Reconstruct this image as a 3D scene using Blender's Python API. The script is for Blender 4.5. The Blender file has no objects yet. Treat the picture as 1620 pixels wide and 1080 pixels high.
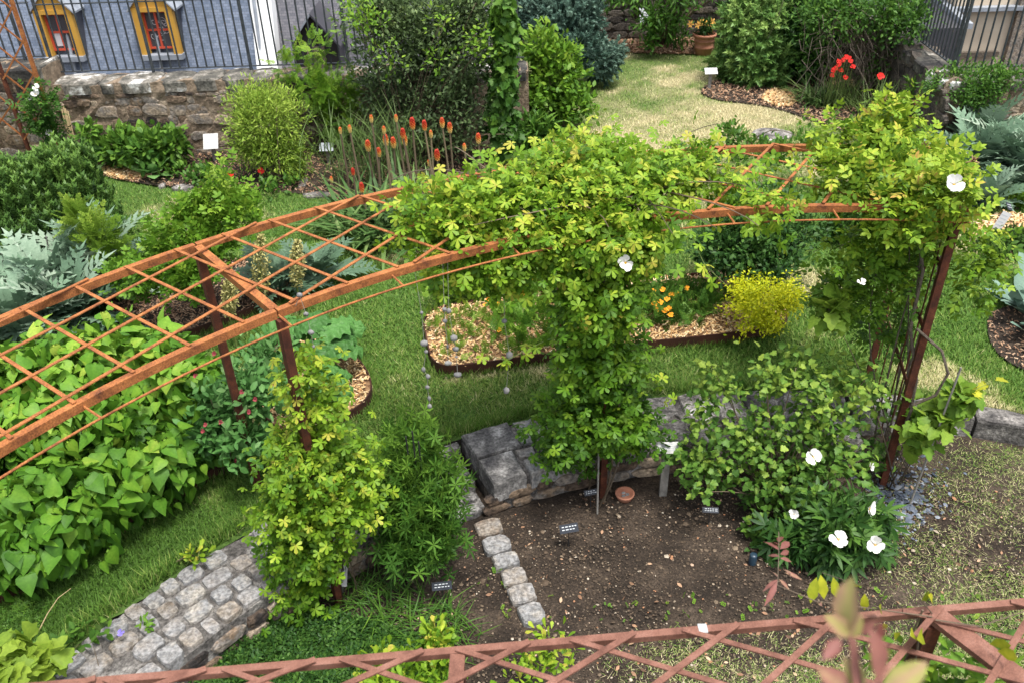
import bpy, math, random
import numpy as np
from mathutils import Matrix, Vector
random.seed(5); rng = np.random.default_rng(11)
PI = math.pi
sc = bpy.context.scene; COL = sc.collection
# ------------------------------------------------------------------ camera
F = 1360.0; CAMZ = 4.85
RM = np.array([[0.9995, -0.0315, -0.0], [-0.0174, -0.5505, 0.8347], [-0.0263, -0.8342, -0.5508]])
cd = bpy.data.cameras.new('camera'); cam = bpy.data.objects.new('camera', cd); COL.objects.link(cam)
cd.sensor_width = 36; cd.lens = F/1620*36; cd.clip_start = .05; cd.clip_end = 500
cd.dof.use_dof = True; cd.dof.focus_distance = 6.3; cd.dof.aperture_fstop = 4.0
M = Matrix.Identity(4)
for i in range(3):
    M[i][0] = RM[i, 0]; M[i][1] = -RM[i, 1]; M[i][2] = -RM[i, 2]
M[2][3] = CAMZ
cam.matrix_world = M; sc.camera = cam
# ------------------------------------------------------------------ light
SUN_EL, SUN_AZ = 74, 140           # azimuth: clockwise from +y (away from the camera)
w = bpy.data.worlds.new('World'); sc.world = w; w.use_nodes = True
nt = w.node_tree; sky = nt.nodes.new('ShaderNodeTexSky'); sky.sky_type = 'NISHITA'; sky.sun_disc = False
sky.sun_elevation = math.radians(SUN_EL); sky.sun_rotation = math.radians(SUN_AZ)
sky.dust_density = 3.0; sky.air_density = 1.0
hs = nt.nodes.new('ShaderNodeHueSaturation'); hs.inputs['Saturation'].default_value = .35
nt.links.new(sky.outputs[0], hs.inputs['Color'])
nt.links.new(hs.outputs[0], nt.nodes['Background'].inputs[0]); nt.nodes['Background'].inputs[1].default_value = .105
sd = bpy.data.lights.new('sun', 'SUN'); sd.energy = 1.5; sd.angle = math.radians(12); sd.color = (1, .96, .9)
sun = bpy.data.objects.new('sun', sd); COL.objects.link(sun)
e, a = math.radians(SUN_EL), math.radians(SUN_AZ)
sv = Vector((math.sin(a)*math.cos(e), math.cos(a)*math.cos(e), math.sin(e)))
sun.rotation_euler = sv.to_track_quat('Z', 'Y').to_euler(); sun.location = (0, 0, 30)
sc.view_settings.view_transform = 'Standard'; sc.view_settings.look = 'None'
sc.view_settings.gamma = 1; sc.view_settings.exposure = 1.66
# ------------------------------------------------------------------ picture -> place
LAWN, SOIL = .30, 0.0
C0 = np.array([1.9, .18])
def ray(x, y): return RM @ np.array([(x-810)/F, (y-540)/F, 1.0])
def at(x, y, z):
    d = ray(x, y); t = (z-CAMZ)/d[2]; return np.array([d[0]*t, d[1]*t, z])
def atY(x, y, Y):
    d = ray(x, y); t = Y/d[1]; return np.array([d[0]*t, Y, CAMZ+d[2]*t])
def mpp(p): return float((RM.T @ (np.array(p)-[0, 0, CAMZ]))[2]/F)
def proj(P):
    c = (np.asarray(P)-[0, 0, CAMZ]) @ RM
    return c[:, :2]/c[:, 2:]*F+[810, 540], c[:, 2]
def pol(th, r, z=0): t = math.radians(th); return np.array([C0[0]+r*math.cos(t), C0[1]+r*math.sin(t), z])
def ground(p):
    r = math.hypot(p[0]-C0[0], p[1]-C0[1])
    return LAWN if r > 5.7 else soilz(p[0], p[1])
def soilz(x, y):
    t = np.clip((np.asarray(x)-2.9)/1.0, 0, 1); return .14*t*t*(3-2*t)
# ------------------------------------------------------------------ materials
MATS = {}
def newmat(name):
    m = bpy.data.materials.new(name); m.use_nodes = True; MATS[name] = m
    n = m.node_tree.nodes; return m, n, m.node_tree.links, n['Principled BSDF']
def ramp(n, stops, interp='LINEAR'):
    r = n.new('ShaderNodeValToRGB'); r.color_ramp.interpolation = interp; el = r.color_ramp.elements
    while len(el) < len(stops): el.new(.5)
    for e_, (p, c) in zip(el, stops): e_.position = p; e_.color = (*c, 1)
    return r
def noise(n, l, scale, detail=4, rough=.6, coord='Object', dist=0):
    tc = n.new('ShaderNodeTexCoord'); t = n.new('ShaderNodeTexNoise')
    t.inputs['Scale'].default_value = scale; t.inputs['Detail'].default_value = detail
    t.inputs['Roughness'].default_value = rough; t.inputs['Distortion'].default_value = dist
    if coord == 'World':
        g = n.new('ShaderNodeNewGeometry'); l.new(g.outputs['Position'], t.inputs['Vector'])
    else: l.new(tc.outputs[coord], t.inputs['Vector'])
    return t.outputs['Fac']
def leafmat(name, stops, rough=.5, trans=.28, spec=.22):
    m, n, l, b = newmat(name)
    at_ = n.new('ShaderNodeAttribute'); at_.attribute_name = 'tint'
    r = ramp(n, stops); l.new(at_.outputs['Fac'], r.inputs[0])
    nf = noise(n, l, 55, 2, .5, 'World')
    mx = n.new('ShaderNodeMix'); mx.data_type = 'RGBA'; mx.blend_type = 'MULTIPLY'; mx.inputs['Factor'].default_value = .5
    l.new(r.outputs[0], mx.inputs['A']); rr = ramp(n, [(.3, (.7, .72, .7)), (.7, (1.25, 1.2, 1.15))]); l.new(nf, rr.inputs[0]); l.new(rr.outputs[0], mx.inputs['B'])
    l.new(mx.outputs['Result'], b.inputs['Base Color'])
    b.inputs['Roughness'].default_value = rough; b.inputs['Specular IOR Level'].default_value = spec
    if trans > 0:
        t = n.new('ShaderNodeBsdfTranslucent'); s = n.new('ShaderNodeMixShader'); s.inputs[0].default_value = trans
        g = n.new('ShaderNodeGamma'); g.inputs[1].default_value = .9; l.new(mx.outputs['Result'], g.inputs[0])
        l.new(g.outputs[0], t.inputs[0]); l.new(b.outputs[0], s.inputs[1]); l.new(t.outputs[0], s.inputs[2])
        l.new(s.outputs[0], n['Material Output'].inputs[0])
    return m
def tintmat(name, stops, rough=.7, spec=.3):        # attribute-driven opaque
    return leafmat(name, stops, rough, 0, spec)
def surf(name, stops, scale=6, rough=.85, bump=.3, bscale=None, detail=6, coord='World', objrnd=0, spec=.3, metal=0, bdist=.02, fine=None):
    m, n, l, b = newmat(name)
    nf = noise(n, l, scale, detail, .65, coord)
    fac = nf
    if objrnd > 0:
        oi = n.new('ShaderNodeObjectInfo'); mm = n.new('ShaderNodeMath'); mm.operation = 'MULTIPLY_ADD'
        l.new(oi.outputs['Random'], mm.inputs[0]); mm.inputs[1].default_value = objrnd
        sb = n.new('ShaderNodeMath'); sb.operation = 'SUBTRACT'; l.new(nf, sb.inputs[0]); sb.inputs[1].default_value = objrnd/2
        l.new(sb.outputs[0], mm.inputs[2]); fac = mm.outputs[0]
    r = ramp(n, stops); l.new(fac, r.inputs[0]); col = r.outputs[0]
    if fine:
        f2 = noise(n, l, fine[0], 3, .6, coord); r2 = ramp(n, [(.35, (fine[1],)*3), (.65, (fine[2],)*3)]); l.new(f2, r2.inputs[0])
        mx = n.new('ShaderNodeMix'); mx.data_type = 'RGBA'; mx.blend_type = 'MULTIPLY'; mx.inputs['Factor'].default_value = 1
        l.new(col, mx.inputs['A']); l.new(r2.outputs[0], mx.inputs['B']); col = mx.outputs['Result']
    l.new(col, b.inputs['Base Color'])
    b.inputs['Roughness'].default_value = rough; b.inputs['Specular IOR Level'].default_value = spec; b.inputs['Metallic'].default_value = metal
    if bump > 0:
        bf = noise(n, l, bscale or scale*6, 5, .7, coord); bp = n.new('ShaderNodeBump'); bp.inputs['Strength'].default_value = bump
        bp.inputs['Distance'].default_value = bdist; l.new(bf, bp.inputs['Height']); l.new(bp.outputs[0], b.inputs['Normal'])
    return m
def plain(name, c, rough=.6, metal=0, spec=.4):
    m, n, l, b = newmat(name); b.inputs['Base Color'].default_value = (*c, 1); b.inputs['Roughness'].default_value = rough
    b.inputs['Metallic'].default_value = metal; b.inputs['Specular IOR Level'].default_value = spec; return m
# leaves (tint 0 = old and dark, 1 = young and bright)
leafmat('akebia', [(0, (.03, .085, .007)), (.4, (.085, .195, .012)), (.75, (.2, .33, .022)), (.95, (.38, .45, .045)), (1, (.4, .33, .06))])
leafmat('rose', [(0, (.04, .1, .012)), (.4, (.115, .235, .018)), (.75, (.26, .38, .028)), (.95, (.43, .46, .05)), (1, (.46, .24, .08))])
leafmat('bean', [(0, (.035, .11, .012)), (.45, (.095, .235, .02)), (.8, (.2, .36, .035)), (1, (.33, .43, .06))])
leafmat('currant', [(0, (.03, .085, .014)), (.5, (.095, .2, .028)), (1, (.29, .4, .06))])
leafmat('silver', [(0, (.07, .13, .075)), (.5, (.17, .265, .175)), (1, (.36, .44, .34))], trans=.15)
leafmat('lovage', [(0, (.05, .13, .012)), (.5, (.12, .25, .02)), (1, (.26, .38, .04))])
leafmat('rhubarb', [(0, (.04, .12, .025)), (.5, (.1, .25, .06)), (1, (.26, .42, .16))])
leafmat('rosemary', [(0, (.025, .06, .014)), (.5, (.075, .16, .03)), (1, (.19, .32, .06))])
leafmat('deep', [(0, (.012, .04, .01)), (.5, (.03, .085, .016)), (1, (.09, .19, .03))], trans=.2)
leafmat('midgreen', [(0, (.025, .075, .012)), (.5, (.06, .15, .02)), (1, (.15, .28, .035))])
leafmat('lightbush', [(0, (.07, .15, .015)), (.5, (.17, .29, .03)), (1, (.34, .45, .07))])
leafmat('golden', [(0, (.13, .22, .008)), (.4, (.38, .46, .012)), (1, (.72, .7, .02))])
leafmat('bluegrey', [(0, (.03, .07, .05)), (.5, (.09, .16, .12)), (1, (.2, .3, .23))], trans=.15)
leafmat('darkshrub', [(0, (.035, .055, .022)), (.5, (.075, .12, .045)), (.85, (.15, .22, .075)), (1, (.25, .32, .1))], trans=.25)
leafmat('juniper', [(0, (.04, .1, .025)), (.5, (.11, .22, .05)), (1, (.27, .39, .1))], trans=.15)
leafmat('grass', [(0, (.05, .115, .016)), (.4, (.115, .235, .034)), (.62, (.24, .31, .075)), (1, (.68, .6, .36))], trans=.25, rough=.6)
leafmat('strap', [(0, (.03, .075, .02)), (.5, (.08, .16, .04)), (1, (.2, .28, .09))], trans=.2)
leafmat('wisp', [(0, (.07, .12, .03)), (.5, (.16, .24, .07)), (1, (.3, .36, .13))], trans=.2)
leafmat('bronze', [(0, (.16, .045, .04)), (.5, (.27, .12, .1)), (.65, (.34, .22, .13)), (.8, (.33, .32, .1)), (1, (.4, .2, .18))], trans=.25)
leafmat('yellowleaf', [(0, (.16, .22, .012)), (1, (.5, .48, .03))])
leafmat('vineleaf', [(0, (.09, .2, .02)), (1, (.3, .42, .05))], trans=.35)
leafmat('seedhead', [(0, (.17, .18, .05)), (.5, (.33, .31, .1)), (1, (.5, .45, .2))], trans=.1)
leafmat('poker', [(0, (.62, .45, .16)), (.35, (.68, .36, .08)), (.55, (.62, .13, .035)), (1, (.45, .035, .02))], trans=.1)
tintmat('white_petal', [(0, (.6, .59, .54)), (1, (.68, .68, .66))])
tintmat('red_petal', [(0, (.45, .008, .008)), (1, (.7, .03, .02))])
tintmat('orange_petal', [(0, (.75, .2, .01)), (1, (.85, .42, .03))])
tintmat('lily_petal', [(0, (.8, .3, .05)), (1, (.9, .55, .12))])
tintmat('yellow_core', [(0, (.6, .3, .02)), (1, (.75, .5, .05))])
tintmat('pink_petal', [(0, (.16, .015, .02)), (1, (.34, .07, .08))])
tintmat('violet_petal', [(0, (.12, .1, .45)), (1, (.25, .2, .6))])
tintmat('stem', [(0, (.06, .045, .03)), (1, (.16, .12, .08))])
tintmat('greenstem', [(0, (.07, .12, .025)), (1, (.2, .26, .07))])
tintmat('pokerstem', [(0, (.1, .07, .05)), (1, (.22, .17, .1))])
tintmat('chips', [(0, (.26, .12, .05)), (.3, (.5, .29, .12)), (.7, (.7, .5, .26)), (1, (.82, .68, .45))], rough=.8)
tintmat('brownchips', [(0, (.1, .055, .035)), (.5, (.3, .17, .1)), (1, (.5, .36, .24))], rough=.8)
tintmat('pebble', [(0, (.022, .016, .011)), (.5, (.085, .06, .04)), (.8, (.19, .145, .1)), (.96, (.46, .4, .32)), (1, (.32, .16, .085))], rough=.8)
tintmat('slatechip', [(0, (.035, .045, .06)), (.6, (.10, .12, .16)), (1, (.3, .32, .35))], rough=.5)
# hard surfaces
surf('rust', [(.25, (.075, .026, .014)), (.4, (.23, .08, .027)), (.56, (.33, .12, .037)), (.78, (.43, .18, .06))], 14, .85, .35, 90, detail=9, fine=(120, .6, 1.3), bdist=.004)
surf('rust_dark', [(.3, (.035, .013, .009)), (.55, (.1, .03, .015)), (.8, (.19, .065, .03))], 11, .85, .25, 60, fine=(130, .7, 1.2), bdist=.004)  # darker copy of the rust, with the shade on the posts in its colour
surf('rust_skytint', [(.3, (.1, .04, .026)), (.55, (.19, .085, .058)), (.8, (.27, .14, .105))], 12, .7, .3, 90, fine=(200, .75, 1.2), bdist=.003)  # near arm: sky reflection and its different lighting painted in as pink
surf('rust_edge', [(.3, (.025, .011, .008)), (.6, (.06, .022, .013)), (.85, (.13, .05, .025))], 5, .85, .2, 40)
surf('soil', [(.32, (.014, .010, .007)), (.5, (.042, .03, .021)), (.68, (.095, .07, .05))], 2.4, .95, .9, 40, bdist=.04, fine=(60, .55, 1.5))
surf('mulch', [(.3, (.12, .06, .03)), (.6, (.3, .18, .09)), (.8, (.45, .3, .16))], 22, .95, .8, 60)
surf('bark', [(.3, (.05, .038, .028)), (.7, (.16, .13, .10))], 25, .9, .6, 60)
surf('granite', [(.12, (.16, .11, .078)), (.3, (.25, .215, .175)), (.5, (.28, .265, .25)), (.65, (.24, .24, .24)), (.85, (.36, .33, .285))], 9, .9, .6, 60, objrnd=.5, fine=(40, .5, 1.25), bdist=.02)
surf('rubble', [(.15, (.035, .03, .028)), (.34, (.13, .09, .062)), (.5, (.23, .165, .11)), (.62, (.2, .18, .16)), (.85, (.36, .28, .2))], 6, .95, .9, 26, objrnd=.75, fine=(30, .5, 1.35), bdist=.03)
surf('mortar', [(.3, (.13, .095, .065)), (.5, (.26, .195, .135)), (.75, (.36, .29, .21))], 3.5, .95, 1, 20, fine=(18, .6, 1.25), bdist=.05)
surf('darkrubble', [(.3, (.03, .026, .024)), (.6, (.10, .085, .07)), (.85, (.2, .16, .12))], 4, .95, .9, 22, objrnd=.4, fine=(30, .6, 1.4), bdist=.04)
surf('lichen', [(.36, (.05, .046, .044)), (.48, (.14, .13, .12)), (.58, (.27, .25, .23)), (.68, (.5, .48, .45))], 5.5, .95, .8, 28, detail=9, fine=(38, .5, 1.35), objrnd=.2, bdist=.03)
surf('capstone', [(.36, (.035, .033, .032)), (.5, (.10, .095, .08)), (.6, (.22, .2, .17)), (.68, (.62, .61, .58))], 3.5, .95, .8, 22, detail=9, fine=(30, .55, 1.3), objrnd=.25)
surf('render_white', [(.3, (.74, .75, .75)), (.7, (.82, .82, .81))], 1.2, .9, .1, 20)
surf('render_cream', [(.3, (.52, .42, .31)), (.7, (.62, .53, .41))], 1.5, .9, .15, 20)
surf('yellow_paint', [(.3, (.43, .23, .035)), (.7, (.52, .29, .05))], 2, .55, .05, 10)
surf('red_paint', [(.3, (.45, .06, .03)), (.7, (.55, .09, .045))], 2, .5, .05, 10)
surf('iron', [(.35, (.016, .02, .024)), (.6, (.04, .048, .053)), (.75, (.1, .05, .03))], 14, .6, .3, 60, spec=.5)
surf('lead', [(.3, (.17, .19, .22)), (.7, (.32, .35, .39))], 2, .45, .1, 12, spec=.5)
surf('terracotta', [(.3, (.3, .12, .07)), (.6, (.42, .19, .12)), (.8, (.5, .28, .2))], 6, .85, .2, 40)
surf('greywood', [(.3, (.15, .14, .125)), (.7, (.3, .28, .25))], 20, .9, .5, 60)
surf('greystone', [(.3, (.14, .14, .14)), (.7, (.3, .29, .28))], 12, .85, .4, 50, objrnd=.3)
surf('joint', [(.3, (.055, .05, .045)), (.5, (.13, .12, .11)), (.68, (.3, .285, .26))], 8, .95, .8, 40, fine=(50, .5, 1.4))
surf('darkslab', [(.32, (.05, .048, .05)), (.48, (.12, .115, .11)), (.58, (.22, .21, .2)), (.68, (.42, .41, .39))], 7, .9, .7, 40, detail=10, fine=(45, .55, 1.35))
plain('plaque', (.42, .42, .41), .5); plain('greyplaque', (.32, .35, .38), .4); plain('black_tag', (.012, .016, .024), .4)
plain('tag_print', (.5, .52, .54), .6); plain('glass', (.06, .06, .07), .06, spec=.9); plain('curtain', (.6, .58, .6), .9)
plain('black_paint', (.02, .02, .022), .5); plain('string', (.25, .24, .2), .8); plain('cane', (.4, .3, .16), .7)
plain('hose_cap', (.02, .04, .06), .35); plain('blackwood', (.018, .016, .015), .8)
# lawn ground under the blades: green / dry patches by noise
def lawn_ground(name, greens, straws, s=.55, lo=.48, hi=.62):
    m, n, l, b = newmat(name)
    f1 = noise(n, l, s, 5, .6, 'World'); f2 = noise(n, l, 28, 4, .7, 'World')
    rg = ramp(n, [(.3, greens[0]), (.7, greens[1])]); rs = ramp(n, [(.3, straws[0]), (.7, straws[1])])
    l.new(f2, rg.inputs[0]); l.new(f2, rs.inputs[0])
    k = ramp(n, [(lo, (0, 0, 0)), (hi, (1, 1, 1))]); ta = n.new('ShaderNodeAttribute'); ta.attribute_name = 'tint'; md = n.new('ShaderNodeMath'); md.operation = 'ADD'; l.new(ta.outputs['Fac'], md.inputs[0]); md.use_clamp = True
    sb = n.new('ShaderNodeMath'); sb.operation = 'MULTIPLY_ADD'; l.new(f1, sb.inputs[0]); sb.inputs[1].default_value = .5; sb.inputs[2].default_value = -.2; l.new(sb.outputs[0], md.inputs[1]); l.new(md.outputs[0], k.inputs[0])
    mx = n.new('ShaderNodeMix'); mx.data_type = 'RGBA'; l.new(k.outputs[0], mx.inputs['Factor']); l.new(rg.outputs[0], mx.inputs['A']); l.new(rs.outputs[0], mx.inputs['B'])
    l.new(mx.outputs['Result'], b.inputs['Base Color']); b.inputs['Roughness'].default_value = .95; b.inputs['Specular IOR Level'].default_value = .1
    bp = n.new('ShaderNodeBump'); bp.inputs['Strength'].default_value = .8; bp.inputs['Distance'].default_value = .03; l.new(f2, bp.inputs['Height']); l.new(bp.outputs[0], b.inputs['Normal'])
    return m
lawn_ground('lawn', ((.035, .07, .015), (.1, .17, .038)), ((.16, .15, .07), (.4, .35, .2)), lo=.12, hi=.8)
def slate_mat(name, c1, c2, mortar, sx, sy):
    m, n, l, b = newmat(name)
    tc = n.new('ShaderNodeTexCoord'); bt = n.new('ShaderNodeTexBrick'); l.new(tc.outputs['UV'], bt.inputs['Vector'])
    bt.inputs['Scale'].default_value = 1; bt.inputs['Brick Width'].default_value = sx; bt.inputs['Row Height'].default_value = sy
    bt.inputs['Mortar Size'].default_value = .004; bt.inputs['Mortar Smooth'].default_value = .2; bt.inputs['Bias'].default_value = 0
    bt.inputs['Color1'].default_value = (*c1, 1); bt.inputs['Color2'].default_value = (*c2, 1); bt.inputs['Mortar'].default_value = (*mortar, 1)
    nf = noise(n, l, .8, 5, .6, 'World'); rr = ramp(n, [(.3, (.75, .78, .82)), (.7, (1.25, 1.22, 1.2))]); l.new(nf, rr.inputs[0])
    mx = n.new('ShaderNodeMix'); mx.data_type = 'RGBA'; mx.blend_type = 'MULTIPLY'; mx.inputs['Factor'].default_value = 1
    l.new(bt.outputs[0], mx.inputs['A']); l.new(rr.outputs[0], mx.inputs['B']); l.new(mx.outputs['Result'], b.inputs['Base Color'])
    b.inputs['Roughness'].default_value = .42; b.inputs['Specular IOR Level'].default_value = .5
    bp = n.new('ShaderNodeBump'); bp.inputs['Strength'].default_value = .5; bp.inputs['Distance'].default_value = .02; bp.invert = True
    l.new(bt.outputs['Fac'], bp.inputs['Height']); l.new(bp.outputs[0], b.inputs['Normal']); return m
slate_mat('slate', (.1, .13, .185), (.18, .215, .28), (.06, .07, .09), .13, .075)
slate_mat('slate_dark', (.10, .10, .115), (.17, .165, .18), (.05, .05, .06), .13, .075)
# ------------------------------------------------------------------ meshes
def link(o, parent=None):
    COL.objects.link(o)
    if parent is not None: o.parent = parent
    return o
def tag(o, label, cat, group=None, kind=None):
    o['label'] = label; o['category'] = cat
    if group: o['group'] = group
    if kind: o['kind'] = kind
    return o
def thing(name, label, cat, loc, group=None, rz=0):
    o = bpy.data.objects.new(name, None); o.empty_display_size = .1; COL.objects.link(o)
    o.location = [float(v) for v in loc]; o.rotation_euler.z = rz
    return tag(o, label, cat, group)
def meshdata(name, V, Fc, m, tint=None, smooth=False):
    V = np.asarray(V, np.float32).reshape(-1, 3)
    me = bpy.data.meshes.new(name)
    if isinstance(Fc, np.ndarray):
        k = Fc.shape[1]; nf = len(Fc); idx = Fc.reshape(-1); ls = np.arange(nf)*k; lt = np.full(nf, k)
    else:
        lt = np.array([len(f) for f in Fc]); ls = np.r_[0, np.cumsum(lt)[:-1]]; idx = np.concatenate([np.asarray(f) for f in Fc]); nf = len(Fc)
    me.vertices.add(len(V)); me.vertices.foreach_set('co', V.reshape(-1))
    me.loops.add(len(idx)); me.loops.foreach_set('vertex_index', idx.astype(np.int32))
    me.polygons.add(nf); me.polygons.foreach_set('loop_start', ls.astype(np.int32))
    try: me.polygons.foreach_set('loop_total', lt.astype(np.int32))
    except Exception: pass
    me.polygons.foreach_set('use_smooth', np.full(nf, bool(smooth)))
    me.update(calc_edges=True)
    if tint is not None:
        at_ = me.attributes.new('tint', 'FLOAT', 'POINT'); at_.data.foreach_set('value', np.asarray(tint, np.float32))
    me.materials.append(MATS[m]); return me
def obj(name, V, Fc, m, parent=None, tint=None, smooth=False, kind=None):
    """world-space vertices; parent is an Empty / mesh with a pure translation (plus its own parent's)"""
    V = np.asarray(V, float).reshape(-1, 3)
    off = np.zeros(3); q = parent
    while q is not None: off = off+np.array(q.location); q = q.parent
    o = bpy.data.objects.new(name, meshdata(name, V-off, Fc, m, tint, smooth)); link(o, parent)
    if kind: o['kind'] = kind
    return o
def place(name, me, p, parent, X, Y, Z, s=1.0):
    o = bpy.data.objects.new(name, me); link(o, parent)
    off = np.zeros(3); q = parent
    while q is not None: off = off+np.array(q.location); q = q.parent
    p = np.asarray(p)-off
    o.matrix_local = Matrix(((X[0]*s, Y[0]*s, Z[0]*s, p[0]), (X[1]*s, Y[1]*s, Z[1]*s, p[1]), (X[2]*s, Y[2]*s, Z[2]*s, p[2]), (0, 0, 0, 1)))
    return o
class MB:
    def __init__(s): s.V = []; s.F = []; s.T = []; s.n = 0
    def add(s, V, Fc, t=.5):
        V = np.asarray(V, float).reshape(-1, 3); s.V.append(V); s.F += [tuple(int(i)+s.n for i in f) for f in Fc]; s.T.append(np.full(len(V), t)); s.n += len(V); return s
    def box(s, c, sx, sy, sz, X=(1, 0, 0), Y=(0, 1, 0), Z=(0, 0, 1)):
        X, Y, Z, c = map(lambda v: np.asarray(v, float), (X, Y, Z, c))
        V = [c+X*sx/2*i+Y*sy/2*j+Z*sz/2*k for k in (-1, 1) for j in (-1, 1) for i in (-1, 1)]
        return s.add(V, [(0, 2, 3, 1), (4, 5, 7, 6), (0, 1, 5, 4), (2, 6, 7, 3), (0, 4, 6, 2), (1, 3, 7, 5)])
    def bar(s, a, b, wd, h, up=(0, 0, 1)):
        a, b = np.asarray(a, float), np.asarray(b, float); d = b-a; L = np.linalg.norm(d); Y = d/L
        X = np.cross(Y, up); X /= np.linalg.norm(X); Z = np.cross(X, Y)
        return s.box((a+b)/2, wd, L, h, X, Y, Z)
    def tube(s, pts, r0, r1=None, n=6, t=.5, cap=True):
        pts = np.asarray(pts, float); r1 = r0 if r1 is None else r1; m = len(pts)
        T = np.gradient(pts, axis=0); T /= np.linalg.norm(T, axis=1)[:, None]+1e-9
        ref = np.array([0, 0, 1.]) if abs(T[0][2]) < .9 else np.array([1., 0, 0])
        V = []
        for i in range(m):
            X = np.cross(T[i], ref); X /= np.linalg.norm(X)+1e-9; Y = np.cross(T[i], X); r = r0+(r1-r0)*i/(m-1)
            for k in range(n): V.append(pts[i]+r*(math.cos(2*PI*k/n)*X+math.sin(2*PI*k/n)*Y))
        Fc = [(i*n+k, i*n+(k+1) % n, (i+1)*n+(k+1) % n, (i+1)*n+k) for i in range(m-1) for k in range(n)]
        if cap: Fc += [tuple(range(n))[::-1], tuple((m-1)*n+k for k in range(n))]
        return s.add(V, Fc, t)
    def lathe(s, c, prof, n=20, t=.5):
        c = np.asarray(c, float); V = [c+[r*math.cos(2*PI*k/n), r*math.sin(2*PI*k/n), z] for r, z in prof for k in range(n)]
        m = len(prof); Fc = [(i*n+k, i*n+(k+1) % n, (i+1)*n+(k+1) % n, (i+1)*n+k) for i in range(m-1) for k in range(n)]
        return s.add(V, Fc, t)
    def build(s, name, m, parent=None, smooth=False, kind=None):
        return obj(name, np.concatenate(s.V), s.F, m, parent, np.concatenate(s.T), smooth, kind)
def pillow(out, z0, z1, inset=.14,  bulge=.012, seed=0):
    """irregular stone from an outline: wall, chamfer, slightly domed top"""
    r = np.random.default_rng(seed); out = np.asarray(out, float); c = out.mean(0); n = len(out)
    A = np.c_[out, np.full(n, z0)]; B = np.c_[out, np.full(n, z1-min(.16*(z1-z0), .02))]
    q = c+(out-c)*(1-inset*r.uniform(.6, 1.3, n))[:, None]; D = np.c_[q, z1+r.normal(0, bulge*.35, n)]
    V = np.r_[A, B, D, [[c[0], c[1], z1+bulge]]]
    Fc = []
    for k in range(n):
        j = (k+1) % n; Fc += [(k, j, n+j, n+k), (n+k, n+j, 2*n+j, 2*n+k), (2*n+k, 2*n+j, 3*n)]
    return V, Fc
def rrect(w_, h_, n=12, p=4, jit=.08, seed=0):
    r = np.random.default_rng(seed); t = np.linspace(0, 2*PI, n, endpoint=False)+PI/n
    cx, sy = np.cos(t), np.sin(t); k = (abs(cx)**p+abs(sy)**p)**(-1/p)
    return np.c_[cx*k*w_/2, sy*k*h_/2]*(1+r.normal(0, jit, n))[:, None]
# ------------------------------------------------------------------ leaf templates (length along +y = 1, normal +z)
def fan(outline, fold=.12, droop=.12):
    """outline: right half points (x,y) from base to tip; mirrored; midrib folded"""
    o = np.array(outline, float); mid = [(0, y) for _, y in o[1:-1]]
    pts = [(0, o[0][1])]+[(x, y) for x, y in o[1:-1]]+[(0, o[-1][1])]+[(-x, y) for x, y in o[1:-1]]+mid
    k = len(o)-2; V = np.array([(x, y, fold*abs(x)-droop*y*y) for x, y in pts])
    base, tip = 0, k+1; R = lambda i: 1+i; L = lambda i: k+2+i; Mi = lambda i: 2*k+2+i
    Fc = [(base, R(0), Mi(0)), (base, Mi(0), L(0)), (R(k-1), tip, Mi(k-1)), (Mi(k-1), tip, L(k-1))]
    for i in range(k-1): Fc += [(R(i), R(i+1), Mi(i)), (Mi(i), R(i+1), Mi(i+1)), (L(i), Mi(i), L(i+1)), (Mi(i), Mi(i+1), L(i+1))]
    return V, np.array(Fc)
def merge(parts):
    V = []; Fc = []; n = 0
    for v, f in parts: V.append(v); Fc.append(f+n); n += len(v)
    return np.concatenate(V), np.concatenate(Fc)
def xf(T, ang=0, s=1., off=(0, 0, 0), tilt=0):
    v, f = T; v = v*s; ct, st = math.cos(tilt), math.sin(tilt)
    v = np.c_[v[:, 0], v[:, 1]*ct-v[:, 2]*st, v[:, 1]*st+v[:, 2]*ct]; c, sn = math.cos(ang), math.sin(ang)
    return np.c_[v[:, 0]*c-v[:, 1]*sn, v[:, 0]*sn+v[:, 1]*c, v[:, 2]]+np.array(off), f
OV = fan([(0, 0), (.24, .35), (.22, .68), (0, 1)])
OBOV = fan([(0, 0), (.16, .35), (.26, .78), (0, 1)], .1, .15)
LANCE = fan([(0, 0), (.11, .35), (.10, .65), (0, 1)], .15, .2)
TINY = (np.array([(0, 0, 0), (.25, .5, .05), (0, 1, -.05), (-.25, .5, .05)]), np.array([(0, 1, 2), (0, 2, 3)]))
NARROW = (np.array([(0, 0, 0), (.13, .45, .04), (0, 1, -.1), (-.13, .45, .04)]), np.array([(0, 1, 2), (0, 2, 3)]))
NEEDLE = (np.array([(-.06, 0, 0), (.06, 0, 0), (0, 1, -.08)]), np.array([(0, 1, 2)]))
HEART = fan([(0, 0), (.2, -.14), (.42, .02), (.46, .25), (.26, .62), (0, 1)], .18, .25)
AKEB = merge([xf(OBOV, a_, s_, tilt=-.15) for a_, s_ in ((0, .55), (1.05, .52), (-1.05, .52), (2.1, .45), (-2.1, .45))])
AKEB = (AKEB[0]+[0, .42, 0], AKEB[1])
PINN = merge([xf(OV, 0, .42, (0, .6, -.06))]+[xf(OV, sg*1.0, .38, (0, y_, -.03)) for y_ in (.28, .58) for sg in (1, -1)])
LOBE = fan([(0, 0), (.3, -.1), (.46, .12), (.38, .27), (.52, .46), (.29, .58), (.22, .82), (0, 1)], .16, .22)
PALM = merge([xf(LANCE, a_, s_, (0, .35, 0), tilt=-.2) for a_, s_ in ((0, .65), (.7, .6), (-.7, .6), (1.5, .5), (-1.5, .5))])
WHORL = merge([xf(LANCE, a_, 1, tilt=.25) for a_ in np.arange(6)*PI/3])
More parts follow.
